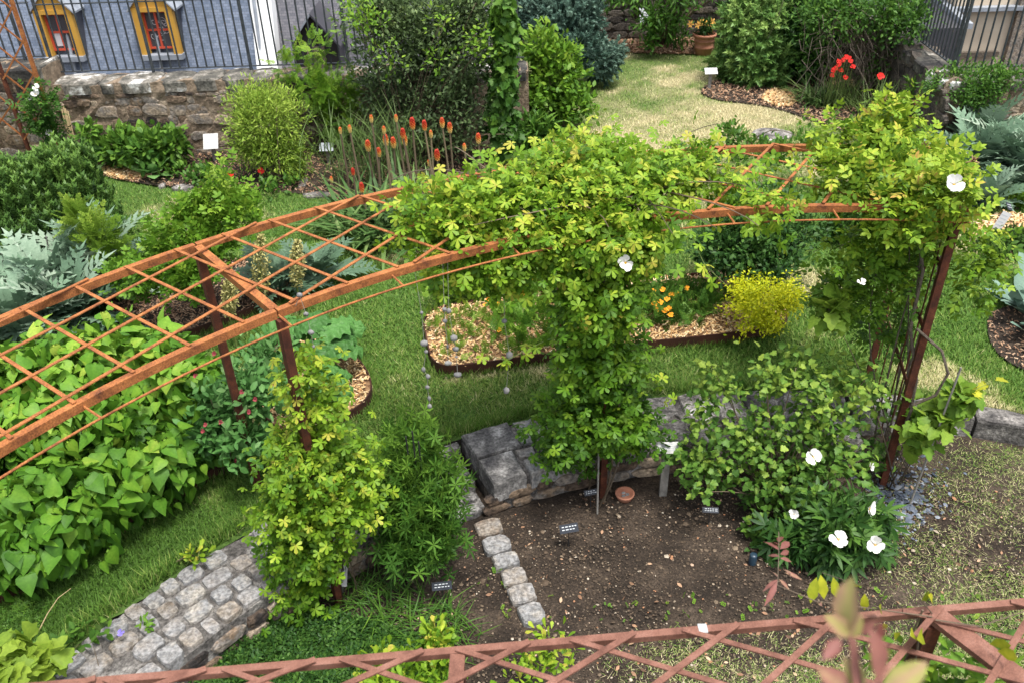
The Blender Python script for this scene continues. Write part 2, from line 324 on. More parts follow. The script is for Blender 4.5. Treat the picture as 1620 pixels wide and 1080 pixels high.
SPRIG = merge([xf(TINY, sg*.7, .42, (0, y_, .02), tilt=.2) for y_ in (.05, .3, .55) for sg in (1, -1)]+[xf(TINY, 0, .4, (0, .62, 0))])
def plume(n=9, fold=.35, droop=.45):                      # cardoon leaf: deeply cut, arching
    parts = []
    for i in range(n):
        y = .12+.8*i/(n-1); L = (.3*math.sin(PI*(.18+.75*i/(n-1)))+.05)*(1 if i % 2 else .82)
        for sg in (1, -1): parts.append(xf(fan([(0, 0), (.19, .25), (.12, .4), (.2, .55), (.08, .74), (0, 1)], .1, .2), sg*(-.85), L, (0, y, 0), tilt=fold))
    parts.append(xf(LANCE, 0, .3, (0, .75, 0)))
    V, Fc = merge(parts)
    rib = np.array([(-.035, 0, 0), (.035, 0, 0), (.02, .5, .0), (-.02, .5, 0), (0, 1, 0)]); Fr = np.array([(0, 1, 2), (0, 2, 3), (3, 2, 4)])
    V, Fc = merge([(V, Fc), (rib, Fr)]); V = V.copy(); y = V[:, 1].copy(); V[:, 2] += .25*y-droop*y*y
    return V, Fc
PLUME = plume()
FERN = merge([xf(SPRIG, sg*.8, .4*(1.15-y_), (0, y_, 0)) for y_ in (.15, .35, .55, .75) for sg in (1, -1)]+[xf(SPRIG, 0, .35, (0, .7, 0))])
def bigleaf(seed=0, nu=22, nv=12):                        # rhubarb blade: broad, crumpled
    r = np.random.default_rng(seed); V = []; Fc = []
    for i in range(nu):
        v = i/(nu-1); wd = .48*(math.sin(PI*min(1, v*.93+.09))**.6)
        for j in range(-nv, nv+1):
            u = j/nv; wob = 1+.09*math.sin(v*19+u*3)*abs(u)
            V.append((u*wd*wob, v-.16*abs(u)**2*(1-v), .12*abs(u)-.3*v*v+.03*math.cos(u*17+v*5)*math.sin(v*25)+.07*abs(math.sin((v-.5*abs(u))*11))*(1-abs(u)*.3)-.2*u*u+.09*abs(u)**2*math.sin(v*26+u*2)+r.normal(0, .006)))
    k = 2*nv+1
    for i in range(nu-1):
        for j in range(k-1): Fc += [(i*k+j, i*k+j+1, (i+1)*k+j+1), (i*k+j, (i+1)*k+j+1, (i+1)*k+j)]
    return np.array(V), np.array(Fc)
BIG = bigleaf()
def strapleaf(bend=.7, wd=.045):
    t = np.linspace(0, 1, 6); V = []
    for v in t: V += [(-wd*(1-v**2)-.002, v, .9*v*0-bend*v*v), (wd*(1-v**2)+.002, v, -bend*v*v)]
    Fc = []
    for i in range(5): Fc += [(2*i, 2*i+1, 2*i+3), (2*i, 2*i+3, 2*i+2)]
    return np.array(V), np.array(Fc)
STRAP = strapleaf()
def unit(v): return v/(np.linalg.norm(v, axis=-1, keepdims=True)+1e-9)
def frames(Yd, Zd):
    Y = unit(Yd); Z = unit(Zd-(Zd*Y).sum(-1, keepdims=True)*Y); return np.cross(Y, Z), Y, Z
def bake(T, P, X, Y, Z, S):
    v, f = T; n = len(P)
    V = P[:, None]+S[:, None, None]*(v[None, :, 0, None]*X[:, None]+v[None, :, 1, None]*Y[:, None]+v[None, :, 2, None]*Z[:, None])
    return V.reshape(-1, 3), (f[None]+(np.arange(n)*len(v))[:, None, None]).reshape(-1, f.shape[1])
NSING = [0]
def leaves(parent, T, P, Yd, Zd, S, m, tint, name='foliage', singles=0, cell=9, sname='leaf', kind='stuff', smooth=True):
    """P.. arrays -> one foliage part; the `singles` that show largest become parts of their own"""
    P = np.asarray(P); n = len(P); S = np.broadcast_to(np.asarray(S, float), (n,)); tint = np.clip(np.broadcast_to(tint, (n,)), 0, 1)
    vein = np.where(np.abs(T[0][:, 0]) < 1e-6, .13, -.03)
    X, Y, Z = frames(np.asarray(Yd), np.asarray(Zd)); keep = np.ones(n, bool)
    if singles:
        px, dep = proj(P+Y*S[:, None]*.5)
        ok = (px[:, 0] > 0) & (px[:, 0] < 1620) & (px[:, 1] > 0) & (px[:, 1] < 1080)
        best = {}
        for i in np.where(ok)[0]:
            k = (int(px[i, 0]//cell), int(px[i, 1]//cell))
            if k not in best or dep[i] < dep[best[k]]: best[k] = i
        ids = sorted(best.values(), key=lambda i: -S[i]/dep[i])[:singles]
        lv = [meshdata(sname, T[0], T[1], m, np.clip((q+.5)/7+vein, 0, 1), smooth) for q in range(7)]
        for i in ids:
            place(sname, lv[min(6, int(tint[i]*7))], P[i], parent, X[i], Y[i], Z[i], S[i]); keep[i] = False
        NSING[0] += len(ids)
    if keep.any():
        V, Fc = bake(T, P[keep], X[keep], Y[keep], Z[keep], S[keep])
        return obj(name, V, Fc, m, parent, np.clip((tint[keep][:, None]+vein).ravel(), 0, 1), smooth, kind)
def lumps(d, r, k=5, amp=.2):
    a_ = r.normal(size=(k, 3)); a_ = unit(a_); ph = r.uniform(0, 6, k); fr = r.uniform(2, 5, k)
    return amp*np.sum([np.sin(fr[i]*(d@a_[i])*1.6+ph[i]) for i in range(k)], 0)/math.sqrt(k)*1.4
def cloud(blobs, nleaf, sig, seed, shell=.55, amp=.18, top=-1.0):
    """clumps through the volume of ellipsoids -> leaf points, outward normals, clump tints, clump centres"""
    r = np.random.default_rng(seed); Ps, Os, Ts, Cs = [], [], [], []
    for (c, rad, k) in blobs:
        c = np.asarray(c, float); rad = np.asarray(rad, float)*np.ones(3)
        d = unit(r.normal(size=(k*2, 3))); d = d[d[:, 2] > top][:k]; k = len(d)
        f = (shell+(1-shell)*r.random(k)**.6)*(1+lumps(d, r, amp=amp))
        cc = c+d*rad*f[:, None]; Cs.append(cc)
        n = r.poisson(nleaf, k)+1; cid = np.repeat(np.arange(k), n)
        P = cc[cid]+r.normal(0, 1, (len(cid), 3))*sig
        O = unit((P-c)/rad**2); Ps.append(P); Os.append(O); Ts.append(r.normal(0, .13, k)[cid])
    return np.concatenate(Ps), np.concatenate(Os), np.concatenate(Ts), np.concatenate(Cs), r
def stems(parent, base, tips, r0, m='stem', r=None, spread=.06, name='branch', sag=.25, n=4):
    r = r or rng; mb = MB(); base = np.asarray(base, float)
    for tp in tips:
        b = base+np.array([r.normal(0, spread), r.normal(0, spread), 0]); mid = b+(tp-b)*.5; mid[2] += sag*np.linalg.norm(tp-b)*r.uniform(.2, .8); mid[:2] -= (tp-b)[:2]*.12
        pts = [b*(1-t)**2+2*mid*t*(1-t)+tp*t*t for t in np.linspace(0, 1, 6)]
        mb.tube(pts, r0*r.uniform(.7, 1.2), r0*.3, n, r.random())
    return mb.build(name, m, parent, True)
def bush(name, label, cat, base, blobs, T, size, m, nleaf=12, sig=.07, seed=0, shell=.55, amp=.18, out=.6, upb=.2, rnd=.8, nup=.8, age=.25, t0=.45,
         singles=0, cell=9, nst=14, r0=.008, smat='stem', group=None, sjit=.25, parent=None, top=-1.0, sname='leaf', fname='foliage', sag=.25):
    root = parent or thing(name, label, cat, base, group)
    blobs = [(c_, np.maximum(np.asarray(ra_, float)*np.ones(3)-(size*.45+sig*.8), np.asarray(ra_, float)*np.ones(3)*.4), k_) for c_, ra_, k_ in blobs]
    P, O, ct, cs, r = cloud(blobs, nleaf, sig, seed, shell, amp, top)
    g = ground(base); k = P[:, 2] > g+.02; P, O, ct = P[k], O[k], ct[k]; n = len(P)
    Yd = unit(O*out+r.normal(0, rnd*.6, (n, 3))+np.array([0, 0, upb])); Zd = O*.35+np.array([0, 0, nup])+r.normal(0, .35, (n, 3))
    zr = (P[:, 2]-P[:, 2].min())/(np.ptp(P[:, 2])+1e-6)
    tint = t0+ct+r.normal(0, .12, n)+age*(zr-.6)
    if nst:
        tips = cs[r.choice(len(cs), min(nst, len(cs)), False)]; stems(root, base, tips, r0, smat, r, sag=sag)
    leaves(root, T, P, Yd, Zd, size*(1+r.uniform(-sjit, sjit, n)), m, tint, fname, singles, cell, sname)
    return root
# ================================================================== SETTING
def inpoly(x, y, poly):
    x = np.asarray(x); y = np.asarray(y); c = np.zeros(x.shape, bool); n = len(poly)
    for i in range(n):
        x1, y1 = poly[i][:2]; x2, y2 = poly[(i+1) % n][:2]
        c ^= ((y1 > y) != (y2 > y)) & (x < (x2-x1)*(y-y1)/(y2-y1+1e-12)+x1)
    return c
def hsh(x, y):
    return (np.sin(x*1.7+y*.6)+np.sin(x*.8-y*2.1+1)+.6*np.sin(x*4.3+y*3.9+2)+.4*np.sin(-x*7.1+y*6.3))/3
WALL_Y = 12.15
GARDEN = [(-16, -8), (-16, WALL_Y+.3), (.35, WALL_Y+.3), (.35, 17.9), (6.0, 17.9), (7.2, 13.4), (16, 12.6), (16, -8)]
def sheet(name, poly, step, zf, m, rlo, rhi, kind, label, cat):
    xs = np.arange(min(p[0] for p in poly), max(p[0] for p in poly)+step, step); ys = np.arange(min(p[1] for p in poly), max(p[1] for p in poly)+step, step)
    gx, gy = np.meshgrid(xs, ys); V = np.c_[gx.ravel(), gy.ravel(), zf(gx, gy).ravel()]
    nx = len(xs); i, j = np.meshgrid(np.arange(nx-1), np.arange(len(ys)-1)); q = (j*nx+i).ravel()
    cx = xs[i.ravel()]+step/2; cy = ys[j.ravel()]+step/2; rr = np.hypot(cx-C0[0], cy-C0[1])
    k = inpoly(cx, cy, poly) & (rr > rlo) & (rr < rhi); q = q[k]
    if rlo > 5:
        dv = V[:, :2]-C0; rv = np.hypot(dv[:, 0], dv[:, 1]); sn = rv < 5.785; V[sn, :2] = C0+dv[sn]/rv[sn][:, None]*5.785
    Fq = np.c_[q, q+1, q+nx+1, q+nx]; used, inv = np.unique(Fq, return_inverse=True)
    o = obj(name, V[used], inv.reshape(Fq.shape), m, None, None, True); return tag(o, label, cat, kind=kind)
sheet('lawn', GARDEN, .12, lambda x, y: LAWN+.012*hsh(x*1.5, y*1.5), 'lawn', 5.735, 99, 'structure', 'upper garden lawn with green and dry straw patches', 'lawn')
def dryness(P):
    fb_ = lambda s, o: hsh(P[:, 0]*s+o, P[:, 1]*s-o)
    pt_ = np.clip((fb_(1.25, 2)+.6*fb_(3.3, 5)-.15)/.55, 0, 1); dr_ = .55*fb_(1.1, 3)+.45*fb_(2.7, 9)+.35*fb_(6, 1)
    far_ = np.clip((P[:, 1]-9.8)/2, 0, 1)*np.clip((16.2-P[:, 1])/2.5, .25, 1)*np.exp(-((P[:, 0]-2.9)/1.7)**2)
    lw_ = np.clip((-P[:, 0]-1.2)/.8, 0, 1)*np.clip((6-P[:, 1])/1.5, 0, 1)  # greener left lawn; the shade there is also put into this tint
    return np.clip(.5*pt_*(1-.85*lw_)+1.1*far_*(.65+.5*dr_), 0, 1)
lo_ = bpy.data.objects['lawn'].data; co_ = np.empty(len(lo_.vertices)*3, np.float32); lo_.vertices.foreach_get('co', co_)
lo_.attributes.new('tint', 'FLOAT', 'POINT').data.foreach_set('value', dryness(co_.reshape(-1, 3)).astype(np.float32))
sheet('soil', [(-5, -6), (-5, 8), (9, 8), (9, -6)], .1, lambda x, y: soilz(x, y)+.012*hsh(x*3, y*3)-.004, 'soil', -1, 5.68, 'structure', 'dark brown stony soil inside the curved wall', 'soil')
o = MB().add([(-90, -40, -3.2), (90, -40, -3.2), (90, 120, -3.2), (-90, 120, -3.2)], [(0, 1, 2, 3)]).build('ground', 'soil'); tag(o, 'lower town ground beyond the garden walls', 'ground', kind='structure')
# ------------------------------------------------------------------ retaining wall with cobbled top (left arm)
def arcbody(mb, t0, t1, r0, r1, z0, z1, n=24, jit=.0):
    V = []; r_ = np.random.default_rng(3)
    for i in range(n+1):
        t = t0+(t1-t0)*i/n
        for r, z in ((r0, z0), (r0, z1), (r1, z1), (r1, z0)): V.append(pol(t, r+r_.normal(0, jit), z+r_.normal(0, jit*.5)))
    Fc = []
    for i in range(n):
        for k in range(4): a_ = i*4+k; b_ = i*4+(k+1) % 4; Fc.append((a_, b_, b_+4, a_+4))
    Fc += [(0, 1, 2, 3), tuple(n*4+k for k in (3, 2, 1, 0))]
    return mb.add(V, Fc)
def setts(root, t0, t1, r0, r1, rows, ln, ztop, zbot, m, seed, skip=0, name='cobble', hvar=.008, gap=.016):
    r_ = np.random.default_rng(seed); cnt = 0
    for k in range(rows):
        ra = r0+(r1-r0)*k/rows; rb = r0+(r1-r0)*(k+1)/rows; rc = (ra+rb)/2; t = t0+r_.uniform(0, .8)
        while t < t1:
            L = ln*r_.uniform(.7, 1.35); dt = math.degrees(L/rc)
            if t+dt > t1: dt = t1-t; L = math.radians(dt)*rc
            if L < ln*.35: break
            if r_.random() >= skip:
                tc = math.radians(t+dt/2); rj = rc+r_.normal(0, .006)
                c = np.array([C0[0]+rj*math.cos(tc), C0[1]+rj*math.sin(tc)]); X = np.array([-math.sin(tc), math.cos(tc)]); Y = np.array([math.cos(tc), math.sin(tc)])
                out = rrect(L-gap*r_.uniform(.8, 2.2), (rb-ra)-gap*r_.uniform(.8, 2.2), 16, 8, .028, int(r_.integers(1e6)))
                an = r_.normal(0, .05); out = out@np.array([[math.cos(an), -math.sin(an)], [math.sin(an), math.cos(an)]])
                V, Fc = pillow(out, zbot, ztop+r_.normal(0, hvar), .055, .003, int(r_.integers(1e6)))
                W = np.c_[c+V[:, :1]*X+V[:, 1:2]*Y, V[:, 2]]
                obj(name, W, Fc, m, root, None, False); cnt += 1
            t += dt
    return cnt
rt = thing('retaining_wall', 'low curved wall topped with rows of grey cobbles beside the lawn', 'wall', pol(138, 5.47, 0))
arcbody(MB(), 123.2, 156, 5.17, 5.79, -.05, .29, 28, .005).build('wall_core', 'joint', rt)
setts(rt, 125.5, 147, 5.16, 5.80, 4, .16, .315, .2, 'granite', 4, skip=.04)
for i, (t0_, t1_) in enumerate(((147.3, 149.8), (150, 153), (153.2, 155.8))):
    for (ra, rb) in ((5.2, 5.45), (5.47, 5.78)):
        V, Fc = pillow(rrect(.22, rb-ra-.03, 12, 4, .08, i*7+int(ra*10)), .2, .31, .2, .01, i)
        tc = math.radians((t0_+t1_)/2); c = pol((t0_+t1_)/2, (ra+rb)/2)[:2]
        obj('capstone', np.c_[c+V[:, :1]*np.array([-math.sin(tc), math.cos(tc)])+V[:, 1:2]*np.array([math.cos(tc), math.sin(tc)]), V[:, 2]], Fc, 'lichen', rt, None, False)
for k, (a0, b0) in enumerate(((123.4, 125.2),)):
    for (ra, rb) in ((5.18, 5.5), (5.52, 5.8)):
        V, Fc = pillow(rrect(.17, rb-ra-.02, 12, 5, .04, k*5+int(rb*9)), .2, .32, .15, .008, k)
        tc = math.radians((a0+b0)/2); c = pol((a0+b0)/2, (ra+rb)/2)[:2]
        obj('capstone', np.c_[c+V[:, :1]*np.array([-math.sin(tc), math.cos(tc)])+V[:, 1:2]*np.array([math.cos(tc), math.sin(tc)]), V[:, 2]], Fc, 'lichen', rt, None, False)
def facing(root, t0, t1, r, z0, z1, m, seed, ln=.2, rows=2):
    r_ = np.random.default_rng(seed); dz = (z1-z0)/rows
    for k in range(rows):
        t = t0
        while t < t1:
            L = ln*r_.uniform(.6, 1.4); dt = math.degrees(L/r); tc = math.radians(t+dt/2)
            V, Fc = pillow(rrect(L-.015, dz-.015, 10, 5, .06, int(r_.integers(1e6))), -.03, .012+r_.uniform(0, .012), .15, .006, int(r_.integers(1e6)))
            c = pol(t+dt/2, r, z0+dz*(k+.5)); X = np.array([-math.sin(tc), math.cos(tc), 0]); N = -np.array([math.cos(tc), math.sin(tc), 0])
            obj('stone', c+V[:, :1]*X+V[:, 1:2]*np.array([0, 0, 1])+V[:, 2:]*N, Fc, m, root, None, False); t += dt
facing(rt, 124, 150, 5.165, .0, .24, 'rubble', 12)
# right arm: block end and broad weathered top
rt = thing('retaining_wall', 'broad low stone wall with lichen covered top behind the currant bush', 'wall', pol(97, 5.47, 0))
arcbody(MB(), 80.5, 113.6, 5.17, 5.79, -.05, .285, 28, .006).build('wall_core', 'lichen', rt)
def slab(t0, t1, r0, r1, z0, z1, m, name, seed, root, g=.012, jit=.012, dome=.006):
    n = 5; T = [t0+(t1-t0)*i/(n-1) for i in range(n)]; r_ = np.random.default_rng(seed)
    gd = math.degrees(g/r0)
    top = [(t, r1-g) for t in T]; bot = [(t, r0+g) for t in T[::-1]]
    pts = [pol(min(max(t, t0+gd), t1-gd), r)[:2]+r_.normal(0, jit, 2) for t, r in bot+top][::-1]
    V, Fc = pillow(pts, z0, z1+r_.normal(0, .006), .07, dome, seed); return obj(name, V, Fc, m, root, None, False)
slab(109.6, 113.9, 5.47, 5.82, .14, .325, 'darkslab', 'capstone', 1, rt, jit=.005, dome=.002)
slab(110.6, 113.9, 5.13, 5.47, .14, .325, 'darkslab', 'capstone', 2, rt, jit=.005, dome=.002)
slab(106.8, 110.5, 5.14, 5.33, .16, .322, 'granite', 'capstone', 3, rt, jit=.006)
r_ = np.random.default_rng(8)
for k, (ta, tb, ra, rb) in enumerate([(108.7, 110.5, 5.34, 5.47), (107.2, 108.5, 5.35, 5.5), (108.2, 109.5, 5.5, 5.63), (106.6, 108, 5.52, 5.68), (107.6, 109.4, 5.66, 5.8), (105, 106.6, 5.16, 5.4), (105, 106.4, 5.42, 5.62), (104.8, 107.2, 5.7, 5.8)]):
    slab(ta, tb, ra, rb, .2, .318, 'granite', 'cobble', 20+k, rt)
t = 104.6
while t > 81:
    d_ = r_.uniform(2.2, 4.2); cut = r_.uniform(5.38, 5.6)
    slab(t-d_, t, 5.15, cut, .2, .31, 'lichen', 'capstone', int(t*10), rt, jit=.02); slab(t-d_+r_.normal(0, .3), t, cut, 5.81, .2, .31, 'lichen', 'capstone', int(t*10)+5, rt, jit=.02); t -= d_
facing(rt, 81, 113.2, 5.16, .0, .2, 'rubble', 13, .24, 2)
# end face of the block; its shade is put into the darker stone
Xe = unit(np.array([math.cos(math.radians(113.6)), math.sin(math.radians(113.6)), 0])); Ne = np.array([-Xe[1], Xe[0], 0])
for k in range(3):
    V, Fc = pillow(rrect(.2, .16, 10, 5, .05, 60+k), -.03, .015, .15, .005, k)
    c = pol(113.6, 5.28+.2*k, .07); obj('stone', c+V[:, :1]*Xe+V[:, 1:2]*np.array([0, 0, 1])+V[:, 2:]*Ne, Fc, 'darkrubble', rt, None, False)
# steps between the two arms
st = thing('garden_steps', 'two worn steps of dark setts between the low wall ends', 'steps', pol(118, 5.45, 0))
arcbody(MB(), 114.3, 123, 5.42, 5.76, -.05, .15, 8, .004).build('step_core', 'darkslab', st)
arcbody(MB(), 114.3, 123, 5.2, 5.42, -.05, .03, 8, .004).build('step_core', 'darkslab', st)
arcbody(MB(), 114.3, 123, 5.70, 5.78, .1, .29, 8, .004).build('step_riser', 'lichen', st)
setts(st, 114.4, 123, 5.43, 5.70, 2, .17, .175, .1, 'darkslab', 31, name='paver')
setts(st, 114.4, 123, 5.17, 5.42, 2, .14, .055, 0, 'darkslab', 33, name='paver')
# kerb that carries the arc on to the right
kb = thing('stone_kerb', 'grey stone kerb edging the lawn beside the gravel path', 'kerb', pol(66, 5.8, .1))
t = 80; k = 0
while t > 36:
    d_ = 4.4+(k*37 % 10)/8; slab(t-d_, t, 5.63, 5.85, -.05, .315, 'lichen', 'kerb_stone', 200+k, kb, g=.005, jit=.006); t -= d_; k += 1
# single row of setts running out over the soil
ed = thing('sett_edging', 'row of six square setts laid across the soil from the steps', 'edging', at(815, 900, 0))
for k, (x, y, wd, ht) in enumerate([(773, 831, 46, .165), (786, 859, 47, .175), (801, 885, 43, .13), (813, 909, 43, .15), (826, 937, 45, .165), (841, 969, 42, .165)]):
    c = at(x, y, .045); c2 = at(x+12, y+30, .045); Y = unit(c2[:2]-c[:2]); X = np.array([-Y[1], Y[0]]); s_ = mpp(c)
    V, Fc = pillow(rrect(wd*s_*.92, ht, 14, 7, .035, 300+k), -.04, .045+.008*(k % 3), .1, .004, k)
    obj('sett', np.c_[c[:2]+V[:, :1]*X+V[:, 1:2]*Y, V[:, 2]], Fc, 'granite', ed, None, False)
# ================================================================== PERGOLA (ring seen whole)
ZT = 2.40; TH0, TH1 = 77.2, 166
pg = thing('pergola', 'curved rusty steel pergola with diamond lattice roof over the wall', 'pergola', pol(104, 5.5, 0))
def arcbeam(r, zt, wd, h, t0, t1, n, name, m='rust'):
    mb = MB(); arcbody(mb, t0, t1, r-wd/2, r+wd/2, zt-h, zt, n); return mb.build(name, m, pg)
for t0_, t1_ in ((77.2, 103.6), (103.7, 129.2), (129.3, 166)):
    arcbeam(6.17, ZT, .043, .048, t0_, t1_, 26, 'outer_beam'); arcbeam(5.07, ZT, .043, .048, t0_, t1_, 26, 'inner_beam')
for t in (78, 104, 129.2, 155.5):
    mb = MB(); mb.bar(pol(t, 5.1, ZT-.026), pol(t, 6.14, ZT-.026), .05, .045); mb.build('crossbar', 'rust', pg)
    for r, zb in ((5.03, -.02), (6.15, .25)):
        a_ = pol(t, r, zb); b_ = pol(t, r, ZT-.048); mb = MB()
        rd = np.array([math.cos(math.radians(t)), math.sin(math.radians(t)), 0])
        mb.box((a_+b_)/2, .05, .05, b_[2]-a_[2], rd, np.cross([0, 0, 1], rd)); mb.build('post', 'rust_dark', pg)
# lattice: two families of parallel flats
def lattice(d_deg, off0, sp, zc):
    d = np.array([math.cos(math.radians(d_deg)), math.sin(math.radians(d_deg))]); nrm = np.array([-d[1], d[0]])
    for k in range(-40, 41):
        o_ = off0+k*sp; base = nrm*o_; s = np.arange(-14, 14, .01); p = base+d*s[:, None]-C0
        r = np.hypot(p[:, 0], p[:, 1]); th = np.degrees(np.arctan2(p[:, 1], p[:, 0]))
        ok = (r > 5.06) & (r < 6.18) & (th > TH0+.3) & (th < TH1)
        e_ = np.flatnonzero(np.diff(np.r_[0, ok.astype(int), 0])).reshape(-1, 2)
        for a_, b_ in e_:
            if b_-a_ < 12: continue
            q0 = base+d*s[a_]; q1 = base+d*s[b_-1]
            mb = MB(); mb.bar([*q0, zc], [*q1, zc], .0205, .006); mb.build('lattice_strip', 'rust', pg)
lattice(-37.7, 1.638, .311, ZT+.006); lattice(57, 3.30, .315, ZT+.0125)
# thin rod carried on stubs inside the inner beam
for t0_, t1_ in ((77.5, 103.9), (104, 129.1), (129.3, 166)):
    n = 20; MB().tube([pol(t0_+(t1_-t0_)*i/n, 4.9, ZT-.03) for i in range(n+1)], .0065, None, 6).build('rod', 'rust', pg, True)
for t in (78, 87, 95, 104, 112, 121, 129.2, 141.7, 150):
    MB().tube([pol(t, 5.05, ZT-.03), pol(t, 4.9, ZT-.03)], .007, None, 6).build('rod_bracket', 'rust', pg)
# trellis rails and uprights between the right pair of posts
for z in (.95, 1.45, 1.95):
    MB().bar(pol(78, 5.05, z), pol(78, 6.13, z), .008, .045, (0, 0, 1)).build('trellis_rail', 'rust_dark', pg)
for k in range(5):
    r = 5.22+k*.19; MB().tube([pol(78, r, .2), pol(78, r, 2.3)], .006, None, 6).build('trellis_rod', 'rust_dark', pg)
# ------------------------------------------------------------------ second pergola arm under the camera
p2 = thing('pergola', 'rusty lattice pergola arm crossing the bottom foreground', 'pergola', (.2, 1.5, 0))
yb = lambda x: 1.86+.0633*x
MB().bar((-2.6, yb(-2.6), 2.387), (3.4, yb(3.4), 2.387), .027, .026).build('inner_beam', 'rust_skytint', p2)
MB().bar((-2.9, .75, 2.385), (3.7, 1.1, 2.385), .027, .026).build('outer_beam', 'rust_skytint', p2)
for k in range(-6, 9):
    x0 = -.33+.357*k; an = math.radians(min(45, max(21, 27+8*(x0+.3)))); L = 1.0
    q = np.array([x0, yb(x0), 2.412]); L = .95/math.sin(an)*.55
    MB().bar(q, q-np.array([math.cos(an), math.sin(an), 0])*L, .021, .006).build('lattice_strip', 'rust_skytint', p2)
    x0 = -.22+.385*k; an = math.radians(22); q = np.array([x0, yb(x0), 2.4055])
    MB().bar(q, q+np.array([math.cos(an), -math.sin(an), 0])*1.6, .019, .006).build('lattice_strip', 'rust_skytint', p2)
MB().bar((-.215, yb(-.2)-.017, 2.388), (-.24, .9, 2.388), .05, .022).build('crossbar', 'rust_skytint', p2)
MB().bar((1.43, yb(1.43)-.015, 2.388), (2.0, 1.02, 2.388), .075, .022).build('crossbar', 'rust_skytint', p2)
for x, y in ((-.22, yb(-.22)-.03), (1.42, yb(1.42)-.03), (-.24, .9), (2.0, 1.02)):
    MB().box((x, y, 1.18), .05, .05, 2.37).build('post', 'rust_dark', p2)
MB().box((.62, yb(.62), 2.4015), .03, .036, .003).build('clip', 'plaque', p2)
# ------------------------------------------------------------------ rusty trellis tower by the far wall, left edge
tw = thing('trellis_tower', 'tall rusty lattice trellis standing against the far stone wall', 'trellis', atY(62, 232, 11.75)*[1, 1, 0]+[0, 0, LAWN])
b1 = atY(42, 228, 11.75)*[1, 1, 0]+[0, 0, LAWN]; b2 = atY(92, 225, 11.75)*[1, 1, 0]+[0, 0, LAWN]; up = np.array([0, 0, 2.6])
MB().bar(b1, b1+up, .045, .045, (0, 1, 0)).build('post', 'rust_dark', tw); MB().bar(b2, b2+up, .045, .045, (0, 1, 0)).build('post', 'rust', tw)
b3 = b1+np.array([-.55, .15, 0]); MB().bar(b3, b3+up, .06, .06, (0, 1, 0)).build('post', 'rust', tw)
for (a_, b_) in ((b1, b2), (b3, b1)):
    for k in range(5):
        z0 = .45+k*.42
        MB().bar(a_+[0, -.02, z0], b_+[0, -.02, z0+.5], .02, .012, (0, 1, 0)).build('lattice_strip', 'rust', tw)
        MB().bar(a_+[0, .02, z0+.5], b_+[0, .02, z0], .02, .012, (0, 1, 0)).build('lattice_strip', 'rust', tw)
# ================================================================== CORTEN BEDS
def resample(px, z, n=60, smooth=2):
    P = np.array([at(x, y, z) for x, y in px]); 
    for _ in range(smooth):
        P = np.concatenate([[P[i]*.75+P[(i+1) % len(P)]*.25, P[i]*.25+P[(i+1) % len(P)]*.75] for i in range(len(P))])
    return P
BEDS = []
def bed(label, px, fillm, rim=.11, chips=None, nch=0, dens=None, name='raised_bed', clen=.03):
    P = resample(px, LAWN+rim); c = P.mean(0); root = thing(name, label, 'garden bed', (c[0], c[1], LAWN)); n = len(P)
    poly = P[:, :2]; BEDS.append(poly)
    nr = unit(np.c_[np.gradient(poly[:, 1]), -np.gradient(poly[:, 0])]); sgn = np.sign(((poly+nr*.01-c[:2])**2).sum()-((poly-c[:2])**2).sum()); out = poly+nr*sgn*.008; inn = poly-nr*sgn*.004
    V = np.r_[np.c_[out, np.full(n, LAWN-.05)], np.c_[out, np.full(n, LAWN+rim)], np.c_[inn, np.full(n, LAWN+rim)], np.c_[inn, np.full(n, LAWN+rim-.08)]]
    Fc = [(k*n+i, k*n+(i+1) % n, (k+1)*n+(i+1) % n, (k+1)*n+i) for k in range(3) for i in range(n)]
    obj('edging', V, Fc, 'rust_edge', root)
    zf = LAWN+rim-.03
    obj('mulch_base', np.r_[np.c_[inn, np.full(n, zf)], [[c[0], c[1], zf+.01]]], [(i, (i+1) % n, n) for i in range(n)], fillm, root)
    if nch: chipstuff('wood_chips', inn, zf+.012, nch, chips, root, clen)
    return root
def chipstuff(name, poly, z, n, m, root=None, ln=.03, seed=0, label=None):
    r_ = np.random.default_rng(seed+n); lo, hi = np.min(poly, 0)[:2], np.max(poly, 0)[:2]
    p = r_.uniform(lo, hi, (n*3, 2)); p = p[inpoly(p[:, 0], p[:, 1], poly)][:n]; n = len(p)
    T = (np.array([(-.5, -.2, 0), (.5, -.14, .05), (.45, .2, 0), (-.5, .16, -.05), (0, 0, .12)]), np.array([(0, 1, 4), (1, 2, 4), (2, 3, 4), (3, 0, 4)]))
    P = np.c_[p, z+r_.uniform(0, .02, n)]; Z = np.array([0, 0, 1.])+r_.normal(0, .45, (n, 3))
    X, Y, Z = frames(r_.normal(0, 1, (n, 3))*[1, 1, .2], Z); S = ln*r_.uniform(.5, 1.5, n)
    V, Fc = bake(T, P, X, Y, Z, S); o = obj(name, V, Fc, m, root, np.repeat(np.clip(r_.normal(.55, .25, n), 0, 1), 5), False, 'stuff')
    if label: tag(o, label, 'wood chips', kind='stuff')
    return o
bedA = bed('raised steel bed of pale wood chips with orange poppies', [(668, 492), (676, 545), (690, 580), (760, 573), (960, 545), (1140, 528), (1248, 514), (1244, 470), (1200, 425), (1080, 433), (900, 452), (722, 479)], 'mulch', .12, 'chips', 9000)
bedB = bed('small rounded steel bed of wood chips under the rhubarb', [(405, 640), (450, 690), (545, 655), (584, 628), (588, 595), (560, 558), (480, 520), (400, 560)], 'mulch', .11, 'chips', 2500)
bedC = bed('long steel bed under the climbing bean leaves at left', [(-160, 940), (-40, 962), (130, 862), (300, 762), (354, 728), (350, 690), (250, 560), (60, 520), (-160, 640)], 'soil', .11, 'brownchips', 3500)
